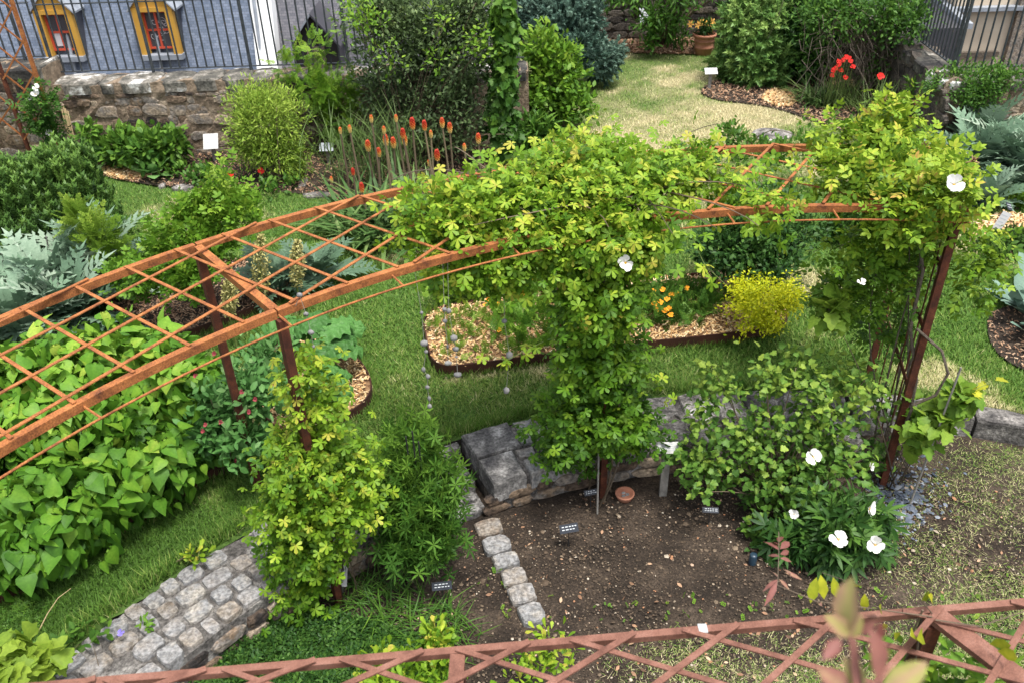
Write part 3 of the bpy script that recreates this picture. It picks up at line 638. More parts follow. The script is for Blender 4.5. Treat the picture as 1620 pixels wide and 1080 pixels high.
bedD = bed('dark mulched steel bed below the tall green lovage', [(230, 545), (320, 515), (440, 470), (470, 440), (420, 405), (300, 415), (200, 430), (150, 470)], 'soil', .1, 'brownchips', 3500)
bedE = bed('far steel bed under the rosemary and silver cardoon', [(-120, 520), (20, 500), (150, 440), (215, 395), (180, 360), (60, 350), (-120, 380)], 'soil', .1, 'brownchips', 1500)
# loose chips along the far borders
def wp(px, z): return np.array([at(x, y, z)[:2] for x, y in px])
BORDERS = []
def border(label, px, m, nch, ln=.05, fill='soil', z=LAWN+.022, name='flower_border'):
    P = resample(px, z, smooth=2); c = P.mean(0); n = len(P); BORDERS.append(P[:, :2])
    o = obj(name, np.r_[P, [[c[0], c[1], z+.004]]], [(i, (i+1) % n, n) for i in range(n)], fill); tag(o, label, 'flower border', kind='structure')
    if nch: chipstuff('wood_chips', P[:, :2], z+.008, nch, m, None, ln, label=label.replace('soil ', '')+' surface chips')
border('soil border along the foot of the far left wall', [(-80, 255), (60, 250), (200, 290), (330, 300), (480, 305), (560, 320), (640, 325), (720, 285), (800, 272), (800, 225), (560, 238), (300, 235), (-80, 215)], 'brownchips', 5000, .035)
border('pale chip patch below the leafy plants by the far wall', [(148, 270), (190, 287), (236, 283), (240, 265), (200, 258)], 'chips', 700, .05, 'mulch', LAWN+.03)
border('orange chip border in front of the dark back wall', [(930, 82), (1000, 84), (1090, 86), (1130, 84), (1130, 62), (1010, 55), (930, 50)], 'brownchips', 2600, .07, 'mulch')
border('soil border curving below the juniper and the red flowers', [(1100, 140), (1125, 158), (1200, 165), (1260, 180), (1320, 205), (1420, 225), (1480, 200), (1440, 130), (1300, 120), (1180, 110)], 'brownchips', 3500, .045)
border('straw coloured chip patch beside the juniper', [(1200, 158), (1230, 170), (1260, 168), (1255, 142), (1215, 143)], 'chips', 700, .06, 'mulch', LAWN+.03)
border('pale chip bed beside the lavender at the right edge', [(1530, 375), (1560, 400), (1660, 410), (1680, 350), (1590, 335), (1545, 345)], 'chips', 1200, .05, 'mulch', LAWN+.03)
border('bare soil bed at the right edge under large leaves', [(1556, 500), (1575, 570), (1700, 610), (1700, 480), (1600, 480)], 'brownchips', 500, .03)
# flat stones at the edge of the far border and in the lawn
for k, (x, y, wd, ht, lb) in enumerate([(290, 299, 34, 9, 'flat pale stone edging the far left border'), (480, 292, 14, 20, 'dark upright edging stone below the light green bush'), (500, 311, 46, 10, 'long pale edging stone in front of the poker lilies'), (1222, 214, 58, 26, 'flat grey stone sunk in the far lawn'), (257, 296, 10, 8, 'small yellowish stone beside the far left border')]):
    c = at(x, y, LAWN); s_ = mpp(c); V, Fc = pillow(rrect(wd*s_, ht*s_*2.0, 14, 3, .1, 500+k), LAWN-.05, LAWN+.04, .2, .01, k)
    tag(obj('flat_stone', V+[c[0], c[1], 0], Fc, 'lichen', None, None, False), lb, 'stone')
# ================================================================== FAR WALLS, RAILINGS, HOUSES
def rubblewall(root, p0, p1, z0, z1, n_out, seed, m='rubble', sz=(.1, .3), n=130, dens=.82):
    """stones set proud of the face that runs p0->p1 (xy), outward normal n_out"""
    r_ = np.random.default_rng(seed); p0 = np.array(p0, float); p1 = np.array(p1, float); L = np.linalg.norm(p1-p0); X = np.r_[unit(p1-p0), 0]; N = np.r_[n_out, 0]
    z = z0; cnt = 0
    while z < z1-.05 and cnt < 300:
        h = r_.uniform(.07, .19); h = min(h, z1-z); x = r_.uniform(0, .1)
        while x < L and cnt < 300:
            wd = r_.uniform(*sz)*(1.3 if h > .14 else 1)
            if r_.random() < dens:
                V, Fc = pillow(rrect(wd*.96, h*.95, 11, 5, .11, int(r_.integers(1e6))), -.05, r_.uniform(.002, .02), .14, .004, int(r_.integers(1e6)))
                c = np.r_[p0, 0]+X*(x+wd/2)+np.array([0, 0, z+h/2+r_.normal(0, .012)])
                obj('stone', c+V[:, :1]*X+V[:, 1:2]*np.array([0, 0, 1])+V[:, 2:]*N, Fc, m, root, None, False); cnt += 1
            x += wd
        z += h
def lumpywall(root, p0, p1, z0, z1, th, n_out, m, name='wall_core', seed=1, topamp=.015):
    p0 = np.array(p0, float); p1 = np.array(p1, float); L = np.linalg.norm(p1-p0); X = unit(p1-p0); nx = max(4, int(L/.15)); nz = max(3, int((z1-z0)/.12)); r_ = np.random.default_rng(seed)
    V = []; Fc = []
    rowdef = [('f', k) for k in range(nz+1)]+[('t', 1), ('t', 2)]+[('b', 0)]
    for kind, k in rowdef:
        for i in range(nx+1):
            p = p0+X*L*i/nx
            if kind == 'f': q = [*(p+n_out*r_.normal(0, .012)), z0+(z1-z0)*k/nz+(r_.normal(0, topamp) if k == nz else 0)]
            elif kind == 't': q = [*(p-n_out*th*k/2), z1+r_.normal(0, topamp)]
            else: q = [*(p-n_out*th), z0]
            V.append(q)
    m_ = nx+1
    for j in range(len(rowdef)-1):
        for i in range(nx): Fc.append((j*m_+i, j*m_+i+1, (j+1)*m_+i+1, (j+1)*m_+i))
    e0 = [j*m_ for j in range(len(rowdef))]; e1 = [j*m_+nx for j in range(len(rowdef))]
    Fc += [tuple(e0), tuple(e1[::-1])]
    return obj(name, V, Fc, m, root, None, False)
def capstones(root, p0, p1, z, th, n_out, seed, m='capstone', ln=.5, over=.03):
    r_ = np.random.default_rng(seed); p0 = np.array(p0, float); p1 = np.array(p1, float); L = np.linalg.norm(p1-p0); X = unit(p1-p0); x = 0
    while x < L:
        wd = min(ln*r_.uniform(.5, 1.3), L-x); 
        V, Fc = pillow(rrect(wd-.01, th+over*2, 14, 6, .03, int(r_.integers(1e6))), z-.13, z+r_.uniform(0, .03), .08, .012, int(r_.integers(1e6)))
        c = p0+X*(x+wd/2)-n_out*th/2; obj('capstone', np.c_[c+V[:, :1]*X+V[:, 1:2]*(-n_out), V[:, 2]], Fc, m, root, None, False); x += wd
S_ = np.array([0, -1.])
FW = thing('stone_wall', 'old rubble garden wall with lichened capping below the slate roof', 'wall', (-4, WALL_Y+.2, LAWN))
lumpywall(FW, (-6.35, WALL_Y), (.35, WALL_Y), .2, 1.36, .5, S_, 'mortar'); rubblewall(FW, (-6.3, WALL_Y), (-1.6, WALL_Y), .3, 1.22, S_, 3)
capstones(FW, (-6.35, WALL_Y), (.35, WALL_Y), 1.36, .5, S_, 4)
FW2 = thing('stone_wall', 'taller darker stretch of garden wall at the far left edge', 'wall', (-9, WALL_Y+.2, LAWN))
lumpywall(FW2, (-13, WALL_Y-.06), (-6.36, WALL_Y-.06), .2, 1.62, .56, S_, 'mortar', seed=6); rubblewall(FW2, (-8.6, WALL_Y-.06), (-6.4, WALL_Y-.06), .3, 1.5, S_, 9)
capstones(FW2, (-13, WALL_Y-.06), (-6.36, WALL_Y-.06), 1.62, .56, S_, 5)
def railing(name, label, p0, p1, zb, zt, over, sp, bar_r, post_every, m='iron'):
    p0 = np.r_[p0, 0]; p1 = np.r_[p1, 0]; L = np.linalg.norm(p1-p0); X = (p1-p0)/L; root = thing(name, label, 'railing', (*((p0+p1)/2)[:2], zb))
    MB().bar(p0+[0, 0, zb], p1+[0, 0, zb], .03, .014).build('rail', m, root); MB().bar(p0+[0, 0, zt], p1+[0, 0, zt], .03, .014).build('rail', m, root)
    n = int(L/sp); N = np.cross(X, [0, 0, 1])
    bm = MB(); pts = [(0, 0, zb+.007), (0, 0, zt+over)]; bm.tube(pts, bar_r, bar_r, 6); bm.tube([(0, 0, zt+over), (0, 0, zt+over+.03), (0, 0, zt+over+.11)], bar_r*1.25, .001, 6)
    me = meshdata('bar', np.concatenate(bm.V), bm.F, m, np.concatenate(bm.T)); bp = MB(); bp.tube([(0, 0, zb-.12), (0, 0, zt+over)], bar_r*1.9, None, 8); bp.tube([(0, 0, zt+over), (0, 0, zt+over+.13)], bar_r*2.2, .001, 8)
    mp = meshdata('post', np.concatenate(bp.V), bp.F, m, np.concatenate(bp.T))
    for i in range(n+1):
        post = i % post_every == 0; place('post' if post else 'bar', mp if post else me, p0+X*(i*sp+.01*(not post)), root, np.array([1, 0, 0.]), np.array([0, 1., 0]), np.array([0, 0, 1.]))
    return root
FY = WALL_Y+.42
railing('iron_railing', 'grey spear topped iron railing along the far left wall', (-6.45, FY), (.3, FY), 1.44, 2.36, .06, .128, .0125, 11)
railing('iron_railing', 'short iron railing stretch on the taller wall at left edge', (-9.6, FY-.05), (-6.5, FY-.05), 1.68, 2.4, .06, .128, .0125, 11)
# ---- slate roofed house beyond the wall
HY = 25.0
hs_ = thing('slate_house', 'house with blue slate mansard roof and two yellow dormers behind the railing', 'house', (-10, HY, -3.2))
def uvplane(name, A, B, Cc, D, m, parent, sx=1.0):
    o = obj(name, [A, B, Cc, D], [(0, 1, 2, 3)], m, parent); A, B, D = map(np.asarray, (A, B, D))
    u = np.linalg.norm(B-A); v = np.linalg.norm(D-A); uv = o.data.uv_layers.new(name='UVMap'); co = [(0, 0), (u, 0), (u, v), (0, v)]
    for i, l_ in enumerate(o.data.polygons[0].loop_indices): uv.data[l_].uv = co[i]
    return o
zb, zt_ = -3.2, 4.5; sl = .33
xw0 = atY(394, 60, HY)[0]; xw1 = atY(428, 60, HY)[0]
ry = lambda z: HY+.6+(z+1.5)*sl
uvplane('roof', (-24, ry(zb), zb), (xw0, ry(zb), zb), (xw0, ry(zt_), zt_), (-24, ry(zt_), zt_), 'slate', hs_)
V = [(x, ry(z)+dy, z) for z in (zb, zt_) for dy in (-.22, .6) for x in (xw0, xw1)]; MB().add(V, [(0, 2, 3, 1), (4, 5, 7, 6), (0, 1, 5, 4), (2, 6, 7, 3), (0, 4, 6, 2), (1, 3, 7, 5)]).build('party_wall', 'render_white', hs_)
MB().box((-15, ry(zt_)+2, .6), 18, .2, 7.6).build('wall', 'render_cream', hs_)
def dormer(px0, px1, py_b, py_e, wx0, wx1, wy0, wy1, root, curtain):
    Y = ry(atY(px0, py_b, HY)[2])-.25
    A = atY(px0, py_b, Y); B = atY(px1, py_b, Y); zb_, xl, xr = A[2], A[0], B[0]; ze = atY(px0-18, py_e, Y)[2]; wd = xr-xl; xm = (xl+xr)/2; za = ze+wd*.55
    d = thing_part('dormer', root, (xm, Y, zb_))
    w0 = xl+wd*.19; w1 = xr-wd*.19; z0 = zb_+.12; z1 = ze-.12
    fr = MB(); fr.box(((xl+w0)/2, Y, (zb_+ze)/2), w0-xl, .22, ze-zb_); fr.box(((xr+w1)/2, Y, (zb_+ze)/2), xr-w1, .22, ze-zb_); fr.box((xm, Y+.003, (z1+ze)/2), w1-w0, .22, ze-z1)
    fr.add([(xl, Y-.06, ze+.002), (xr, Y-.06, ze+.002), (xm, Y-.06, za), (xl, Y+.06, ze+.002), (xr, Y+.06, ze+.002), (xm, Y+.06, za)], [(0, 1, 2), (5, 4, 3), (0, 2, 5, 3), (1, 4, 5, 2), (0, 3, 4, 1)]); fr.build('surround', 'yellow_paint', d)
    sl_ = MB(); sl_.box((xm, Y-.05, zb_-.07), wd*1.05, .3, .14); sl_.build('sill', 'lead', d)
    sash = MB(); b_ = .055
    for x in (w0+b_/2, xm, w1-b_/2): sash.box((x, Y+.09, (z0+z1)/2), b_, .07, z1-z0)
    for z in (z0+b_/2, (z0+z1)/2, z1-b_/2): sash.box((xm, Y+.093, z), w1-w0, .07, b_*.95)
    sash.build('window_frame', 'red_paint', d)
    for x in ((w0+xm)/2, (xm+w1)/2):
        for z in ((z0*.75+z1*.25), (z0*.25+z1*.75)): MB().box((x, Y+.105, z), (w1-w0)/2-b_, .012, (z1-z0)/2-b_).build('pane', 'glass', d)
    cu = MB()
    if curtain == 0: cu.box((w0+(w1-w0)*.3, Y+.093, z0+(z1-z0)*.3), (w1-w0)*.25, .01, (z1-z0)*.36); cu.build('curtain', 'curtain', d)
    else:
        r_ = np.random.default_rng(2)
        for k in range(9):
            t = np.linspace(0, 5, 14)+r_.uniform(0, 6); cx = w0+(w1-w0)*r_.uniform(.2, .8); cz = z0+(z1-z0)*r_.uniform(.15, .85); rr = np.linspace(.02, .13, 14)
            cu.tube(np.c_[np.clip(cx+rr*np.cos(t), w0+.06, w1-.06), np.full(14, Y+.096), np.clip(cz+rr*np.sin(t), z0+.06, z1-.06)], .009, .005, 4)
        cu.build('curtain', 'curtain', d)
    D_ = 2.2
    for sg, xs in ((-1, xl), (1, xr)):
        V = [(xs, Y+.06, zb_-.1), (xs, Y+D_, zb_-.1), (xs, Y+D_, ze), (xs, Y+.06, ze)]; MB().add(V, [(0, 1, 2, 3)]).build('cheek', 'slate_dark', d)
        ov = .1*sg; V = [(xs+ov, Y-.16, ze-.06), (xm, Y-.16, za+.06), (xm, Y+D_, za+.06), (xs+ov, Y+D_, ze-.06)]
        V += [(v[0], v[1], v[2]-.05) for v in V]; MB().add(V, [(0, 1, 2, 3), (7, 6, 5, 4), (0, 4, 5, 1), (1, 5, 6, 2), (2, 6, 7, 3), (3, 7, 4, 0)]).build('dormer_roof', 'lead', d)
def thing_part(name, parent, loc):
    o = bpy.data.objects.new(name, None); o.empty_display_size = .1; link(o, parent); o.location = [float(a-b) for a, b in zip(loc, parent.location)]; return o
dormer(76, 135, 89, 16, 0, 0, 0, 0, hs_, 0); dormer(227, 290, 86, 12, 0, 0, 0, 0, hs_, 1)
for k in range(3):
    x = atY((80, 226, 395)[k], 110, HY-1)[0]; MB().tube([(x, ry(-2)-.3, -3), (x+.02, ry(0)-.3, .6)], .05, None, 8).build('downpipe', 'lead', hs_)
hd = thing('slate_house', 'darker slate roofed house with black gabled dormer right of the white wall', 'house', (-4, HY, -3.2))
uvplane('roof', (xw1+.01, ry(zb)+.3, zb), (6, ry(zb)+.3, zb), (6, ry(zt_)+.3, zt_), (xw1+.01, ry(zt_)+.3, zt_), 'slate_dark', hd)
Y = HY-.2; A = atY(470, 105, Y); B = atY(538, 105, Y); ap = atY(493, 22, Y); el = atY(464, 62, Y); er = atY(540, 72, Y); xm = (A[0]+B[0])/2; za = ap[2]; ze = (el[2]+er[2])/2
d = thing_part('dormer', hd, (xm, Y, A[2]))
MB().add([(A[0], Y, A[2]-.5), (B[0], Y, A[2]-.5), (B[0], Y, ze), (xm, Y, za), (A[0], Y, ze)], [(0, 1, 2, 3, 4)]).build('dormer_face', 'blackwood', d)
MB().box((xm, Y-.03, A[2]+.15), (B[0]-A[0])*.4, .05, .75).build('shutter', 'bark', d)
for sg, xs in ((-1, A[0]), (1, B[0])):
    V = [(xs+.12*sg, Y-.2, ze-.08), (xm, Y-.2, za+.05), (xm, Y+2.5, za+.05), (xs+.12*sg, Y+2.5, ze-.08)]; V += [(v[0], v[1], v[2]-.07) for v in V]
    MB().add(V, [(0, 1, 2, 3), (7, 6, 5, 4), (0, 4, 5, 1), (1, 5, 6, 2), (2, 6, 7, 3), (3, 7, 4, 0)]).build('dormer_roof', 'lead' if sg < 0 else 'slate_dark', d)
    MB().add([(xs, Y+.01, A[2]-.5), (xs, Y+2.5, A[2]-.5), (xs, Y+2.5, ze), (xs, Y+.01, ze)], [(0, 1, 2, 3)]).build('cheek', 'slate_dark', d)
# ---- dark back wall of the lawn
BW = thing('stone_wall', 'dark rubble wall closing the far end of the lawn', 'wall', (3.2, 17.9, LAWN))
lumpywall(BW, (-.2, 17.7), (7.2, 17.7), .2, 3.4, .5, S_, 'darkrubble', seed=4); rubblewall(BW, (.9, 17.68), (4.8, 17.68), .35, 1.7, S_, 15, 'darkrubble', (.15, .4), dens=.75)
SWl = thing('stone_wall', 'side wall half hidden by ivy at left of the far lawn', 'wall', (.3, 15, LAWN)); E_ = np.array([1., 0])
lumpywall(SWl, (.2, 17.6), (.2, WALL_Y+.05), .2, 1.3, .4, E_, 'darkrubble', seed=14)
# ---- right wall: two wings meeting at a corner, with railing
zc = 1.25; cA = at(1493, 130, zc)[:2]; cB = at(1420, 70, zc)[:2]; cB = cA+unit(cB-cA)*4.6; nL = np.array([-(cB-cA)[1], (cB-cA)[0]]); nL = unit(nL)
if nL[0] > 0: nL = -nL
RW = thing('stone_wall', 'mossy rubble wall wing receding behind the red flowers', 'wall', (*((cA+cB)/2), LAWN))
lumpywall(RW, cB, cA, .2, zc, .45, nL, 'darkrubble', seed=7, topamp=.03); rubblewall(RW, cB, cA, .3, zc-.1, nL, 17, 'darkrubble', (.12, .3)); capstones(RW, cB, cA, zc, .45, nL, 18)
cR = np.array([13., cA[1]-.3]); nF = unit(np.array([(cR-cA)[1], -(cR-cA)[0]]))
RW2 = thing('stone_wall', 'tan rubble wall at far right above the silver cardoon', 'wall', (*((cA+cR)/2), LAWN))
lumpywall(RW2, cA+[.02, 0], cR, .2, zc, .45, nF, 'mortar', seed=8, topamp=.03); rubblewall(RW2, cA+[.05, 0], cA+unit(cR-cA)*3, .3, zc-.1, nF, 19, 'rubble', (.14, .34)); capstones(RW2, cA+[.02, 0], cR, zc, .45, nF, 20)
fc = at(1512, 107, zc+.1)[:2]
railing('iron_railing', 'iron railing turning the corner above the right wall', fc, fc+np.array([4.5, -.12]), zc+.1, zc+1.15, .05, .115, .0125, 14)
railing('iron_railing', 'dark iron railing receding along the mossy right wall', fc+unit(cB-cA)*.12, fc+unit(cB-cA)*4, zc+.1, zc+1.15, .05, .115, .0125, 14)
# ---- cream building beyond
CY = 21.0
cb = thing('cream_house', 'cream rendered house with grey gutter beyond the right railing', 'house', (12, CY, -3.2))
xl = atY(1500, 50, CY)[0]; xr = atY(1597, 50, CY)[0]
MB().box(((xl+xr)/2, CY+2, -.6), xr-xl, 4, 5.6).build('wall', 'render_cream', cb)
MB().box((xr+.9, CY+1.9, -.6), 1.8, 4.1, 5.9).build('stone_pier', 'rubble', cb)
zt2 = atY(1560, 12, CY)[2]
MB().box(((xl+xr)/2, CY-.12, zt2), xr-xl+.3, .22, .09).build('gutter', 'lead', cb)
MB().box(((xl+xr)/2, CY-.1, atY(1560, 84, CY)[2]), 1.1, .12, .12).build('ledge', 'bark', cb)
MB().box(((xl+xr)/2, CY+1.5, zt2+1.2), xr-xl+.3, .2, 2.2).build('roof', 'lead', cb)
g0 = atY(1473, -10, CY+1.5); g1 = atY(1533, 42, CY-1.8); dk = atY(1505, 85, CY-1.5)
nb = thing('slate_house', 'shadow toned slate hung gable with grey gutter beside the cream house', 'house', (g0[0], CY, -3.2))
V = [g0+[0, .1, -.05], g1+[0, .1, -.05], [g1[0]-.1, g1[1]+.1, -3.2], [g0[0]-.1, g0[1]+.1, -3.2]]
V += [np.array(v)-[2.6, 0, 0] for v in V]; MB().add(V, [(0, 1, 2, 3), (7, 6, 5, 4), (0, 4, 5, 1), (1, 5, 6, 2), (2, 6, 7, 3), (3, 7, 4, 0)]).build('wall', 'slate_dark', nb)  # shadowed house side; its shade is put into the dark slate colour
MB().bar(g0, g1, .16, .12).build('gutter', 'lead', nb)
# ================================================================== PLANTS
def bl(x, y, Y, wpx, hpx, k, ry=None):
    c = atY(x, y, Y); s = mpp(c); return (c, (wpx*s, ry if ry else wpx*s*.9, hpx*s*1.05), k)
def bz(x, y, z, rx, ry, rz, k): return (at(x, y, z), (rx, ry, rz), k)
def G(x, y, z=None):
    p = at(x, y, LAWN)
    if math.hypot(*(p[:2]-C0)) < 5.7: p = at(x, y, 0.0); p[2] = float(soilz(p[0], p[1]))
    if z is not None: p = at(x, y, z)
    return p
# ---- akebia over the middle of the pergola
pm = pol(104, 5.03)
ak = bush('akebia_vine', 'bright green akebia vine covering the middle pergola posts', 'vine', pm+[0, .06, 0], [
    bz(880, 300, 2.5, .55, .55, .2, 130), bz(760, 330, 2.48, .42, .4, .15, 80), bz(965, 285, 2.52, .5, .5, .2, 110), bz(1050, 285, 2.48, .34, .45, .16, 36), bz(670, 345, 2.45, .22, .22, .1, 26),
    bl(930, 255, 5.9, 95, 25, 60, .35), bl(1100, 260, 5.75, 60, 20, 20, .25), bl(1170, 290, 5.5, 60, 18, 9, .22), bl(1220, 330, 5.05, 50, 10, 8, .1),
    bl(870, 385, 4.98, 120, 48, 120, .2), bl(985, 385, 5.0, 90, 55, 90, .22), bl(750, 395, 4.98, 60, 26, 40, .14), bl(705, 425, 4.95, 22, 34, 12, .1), bl(795, 425, 4.96, 50, 34, 28, .14),
    bl(945, 480, 5.03, 85, 75, 110, .3), bl(955, 570, 5.05, 78, 62, 95, .3), bl(945, 645, 5.08, 95, 52, 110, .34), bl(915, 695, 5.12, 85, 40, 60, .25), bl(1000, 680, 5.12, 55, 40, 40, .2)],
    AKEB, .1, 'akebia', nleaf=7, sig=.08, seed=21, shell=.6, amp=.24, out=.5, upb=-.25, rnd=.9, nup=.9, age=.6, t0=.5, singles=300, cell=14, nst=0)
mb = MB(); r_ = np.random.default_rng(3)
for k in range(5):
    ph = r_.uniform(0, 6); mb.tube([pm+[(.05+.02*k)*math.cos(ph+z*3), (.05+.02*k)*math.sin(ph+z*3), z] for z in np.linspace(0, 2.4, 12)], .009, .006, 5, r_.random())
for k in range(22):
    x0, y0 = r_.uniform(700, 1050), r_.uniform(270, 340); x1, y1 = x0+r_.normal(0, 120), y0+r_.normal(0, 40); a_ = at(x0, y0, 2.46); b_ = at(min(max(x1, 620), 1200), y1, 2.5); mid = (a_+b_)/2+[r_.normal(0, .1), r_.normal(0, .1), .12]
    mb.tube([a_*(1-t)**2+2*mid*t*(1-t)+b_*t*t for t in np.linspace(0, 1, 7)], .006, .003, 4, r_.random())
mb.build('stem', 'stem', ak)
def trailing(root, pts, T, size, m, n, seed, t0=.6, r=.003, smat='greenstem', jit=.03, hang=-.4):
    r_ = np.random.default_rng(seed); pts = np.array(pts, float); tt = np.linspace(0, 1, len(pts)); q = np.linspace(0, 1, 14)
    C_ = np.c_[[np.interp(q, tt, pts[:, k]) for k in range(3)]].T; MB().tube(C_, r, r*.6, 4, .6).build('shoot', smat, root)
    u = r_.random(n); P = np.c_[[np.interp(u, tt, pts[:, k]) for k in range(3)]].T+r_.normal(0, jit*.4, (n, 3)); Y = r_.normal(0, 1, (n, 3)); Y[:, 2] = Y[:, 2]*.4+hang
    leaves(root, T, P, Y, r_.normal(0, .4, (n, 3))+[0, 0, 1], size*r_.uniform(.7, 1.2, n), m, t0+r_.normal(0, .15, n), 'shoot_leaves')
for k, q in enumerate([[(1060, 345, 5.0), (1095, 375, 4.95), (1115, 420, 4.9), (1150, 452, 4.85)], [(690, 415, 4.95), (700, 450, 4.9), (722, 470, 4.9)], [(900, 440, 4.8), (930, 520, 4.75), (965, 532, 4.75)], [(640, 370, 5.05), (615, 385, 5.0), (600, 372, 5.0)], [(920, 230, 5.8), (945, 195, 5.8), (932, 160, 5.8)], [(1030, 590, 4.95), (1050, 610, 4.9), (1060, 640, 4.9)], [(650, 290, 5.7), (700, 285, 5.5), (740, 288, 5.4)], [(860, 540, 4.9), (800, 570, 4.85), (770, 560, 4.85)]]):
    trailing(ak, [atY(*p) for p in q], AKEB, .105, 'akebia', (12, 10, 4, 8, 3, 7, 12, 9)[k], 30+k, .75)
# ---- akebia on the left pair of posts
pl = pol(129.2, 5.03)
ak2 = bush('akebia_vine', 'yellow green akebia climbing the left pergola post above the cobbles', 'vine', pl+[.03, .05, 0], [
    bl(480, 720, 4.12, 75, 45, 70, .26), bl(475, 790, 4.1, 85, 55, 95, .3), bl(490, 860, 4.08, 70, 50, 75, .26), bl(470, 925, 4.05, 55, 40, 50, .22), bl(555, 735, 4.2, 50, 22, 26, .2), bl(560, 800, 4.15, 40, 40, 30, .15),
    bl(480, 600, 4.2, 40, 45, 18, .14), bl(500, 640, 4.2, 45, 35, 26, .16), bl(430, 960, 4.05, 40, 18, 16, .14)],
    AKEB, .088, 'akebia', nleaf=6.5, sig=.075, seed=22, shell=.25, amp=.35, out=.5, upb=-.1, rnd=.9, nup=.9, age=.35, t0=.62, singles=240, cell=18, nst=10, r0=.005, sag=.0)
# ---- climbing rose on the right pair of posts
pr = pol(78, 5.03)
ro = bush('climbing_rose', 'yellow green climbing rose smothering the right end of the pergola', 'climbing rose', pr+[.1, .12, 0], [
    bl(1390, 230, 6.0, 85, 32, 75, .35), bl(1450, 270, 5.6, 85, 32, 75, .35), bl(1350, 285, 5.5, 75, 26, 55, .3), bl(1440, 325, 5.2, 90, 35, 85, .3), bl(1500, 300, 5.1, 45, 35, 40, .2),
    bl(1395, 385, 5.4, 85, 55, 55, .3), bl(1460, 375, 5.5, 60, 45, 26, .22), bl(1370, 450, 5.5, 80, 48, 34, .28), bl(1550, 395, 5.25, 52, 42, 20, .2), bl(1550, 450, 5.2, 50, 32, 13, .16), bl(1410, 190, 6.1, 50, 18, 30, .2), bl(1480, 325, 5.2, 60, 32, 30, .2), bl(1330, 470, 5.5, 45, 30, 22, .2), bl(1400, 510, 5.65, 65, 42, 26, .25), bl(1440, 430, 5.6, 50, 40, 20, .2), bl(1310, 220, 6.2, 30, 20, 18, .2)],
    PINN, .12, 'rose', nleaf=6, sig=.075, seed=23, shell=.45, amp=.25, out=.5, upb=.05, rnd=1, nup=.8, age=.55, t0=.5, singles=300, cell=18, nst=0)
mb = MB(); r_ = np.random.default_rng(6)
for k in range(8):
    a_ = pr+[r_.uniform(-.1, .3), r_.uniform(.05, .6), 0]; b_ = atY(r_.uniform(1360, 1540), r_.uniform(250, 420), r_.uniform(4.9, 6)); mid = a_*.4+b_*.6; mid[2] = 1.6+r_.uniform(-.5, .5); mid[:2] += r_.normal(0, .22, 2)
    mb.tube([a_*(1-t)**2+2*mid*t*(1-t)+b_*t*t for t in np.linspace(0, 1, 9)], .008, .003, 5, r_.random())
mb.tube([atY(*p) for p in ((1450, 520, 5.1), (1490, 555, 5.0), (1500, 590, 4.95), (1480, 625, 4.95), (1445, 640, 5.0), (1425, 690, 5.0))], .01, .012, 6, .8)
mb.tube([atY(*p) for p in ((1450, 340, 5.1), (1460, 430, 5.15), (1440, 520, 5.15), (1450, 600, 5.1), (1430, 700, 5.05))], .011, .013, 6, .7)
mb.build('branch', 'bark', ro)
def flower(root, p, n, L, m, core='yellow_core', face=(0, -.5, .8), seed=0, T=None, cup=.35, coreR=.18, name='flower'):
    r_ = np.random.default_rng(seed); f = thing_part(name, root, p); Zc = unit(np.array(face, float)); Xc = unit(np.cross(Zc, [.3, .9, .2])); Yc = np.cross(Zc, Xc); T = T or fan([(0, 0), (.2, .3), (.4, .65), (.3, .93), (0, 1)], .15, -.1)
    lv = meshdata('petal', T[0], T[1], m, np.full(len(T[0]), .7))
    for k in range(n):
        a_ = 2*PI*k/n+r_.normal(0, .18); d = math.cos(a_)*Xc+math.sin(a_)*Yc+Zc*(cup+r_.normal(0, .15)); X, Y, Z = frames(d[None], Zc[None]+r_.normal(0, .2, 3))
        place('petal', lv, np.array(p)+Zc*.002*k, f, X[0], Y[0], Z[0], L*r_.uniform(.85, 1.1))
    mb = MB()
    for k in range(18):
        q = np.array(p)+Zc*L*.16+(r_.normal(0, 1)*Xc+r_.normal(0, 1)*Yc)*L*coreR*.5; mb.tube([np.array(p), q, q+Zc*L*.05], L*.012, L*.035, 4, r_.random())
    mb.build('stamens', core, f); return f
flower(ro, atY(1508, 292, 4.86), 7, .06, 'white_petal', seed=1, face=(-.1, -.75, .6)); flower(ro, atY(1362, 447, 4.9), 5, .03, 'white_petal', seed=2)
flower(ak, atY(989, 415, 4.76), 5, .06, 'white_petal', seed=7, face=(0, -.8, .3), cup=.5)
for x, y, Y in ((1460, 236, 5.6), (1397, 164, 6.15), (1430, 155, 6.2), (1447, 165, 6.2), (1540, 255, 5.0), (1345, 250, 5.6)):
    q = atY(x, y, Y); r_ = np.random.default_rng(x); mb = MB()
    for k in range(10): mb.tube([q, q+r_.normal(0, .025, 3)+[0, 0, .02]], .007, .003, 4, r_.random())
    mb.build('flower_bud', 'bronze', ro)
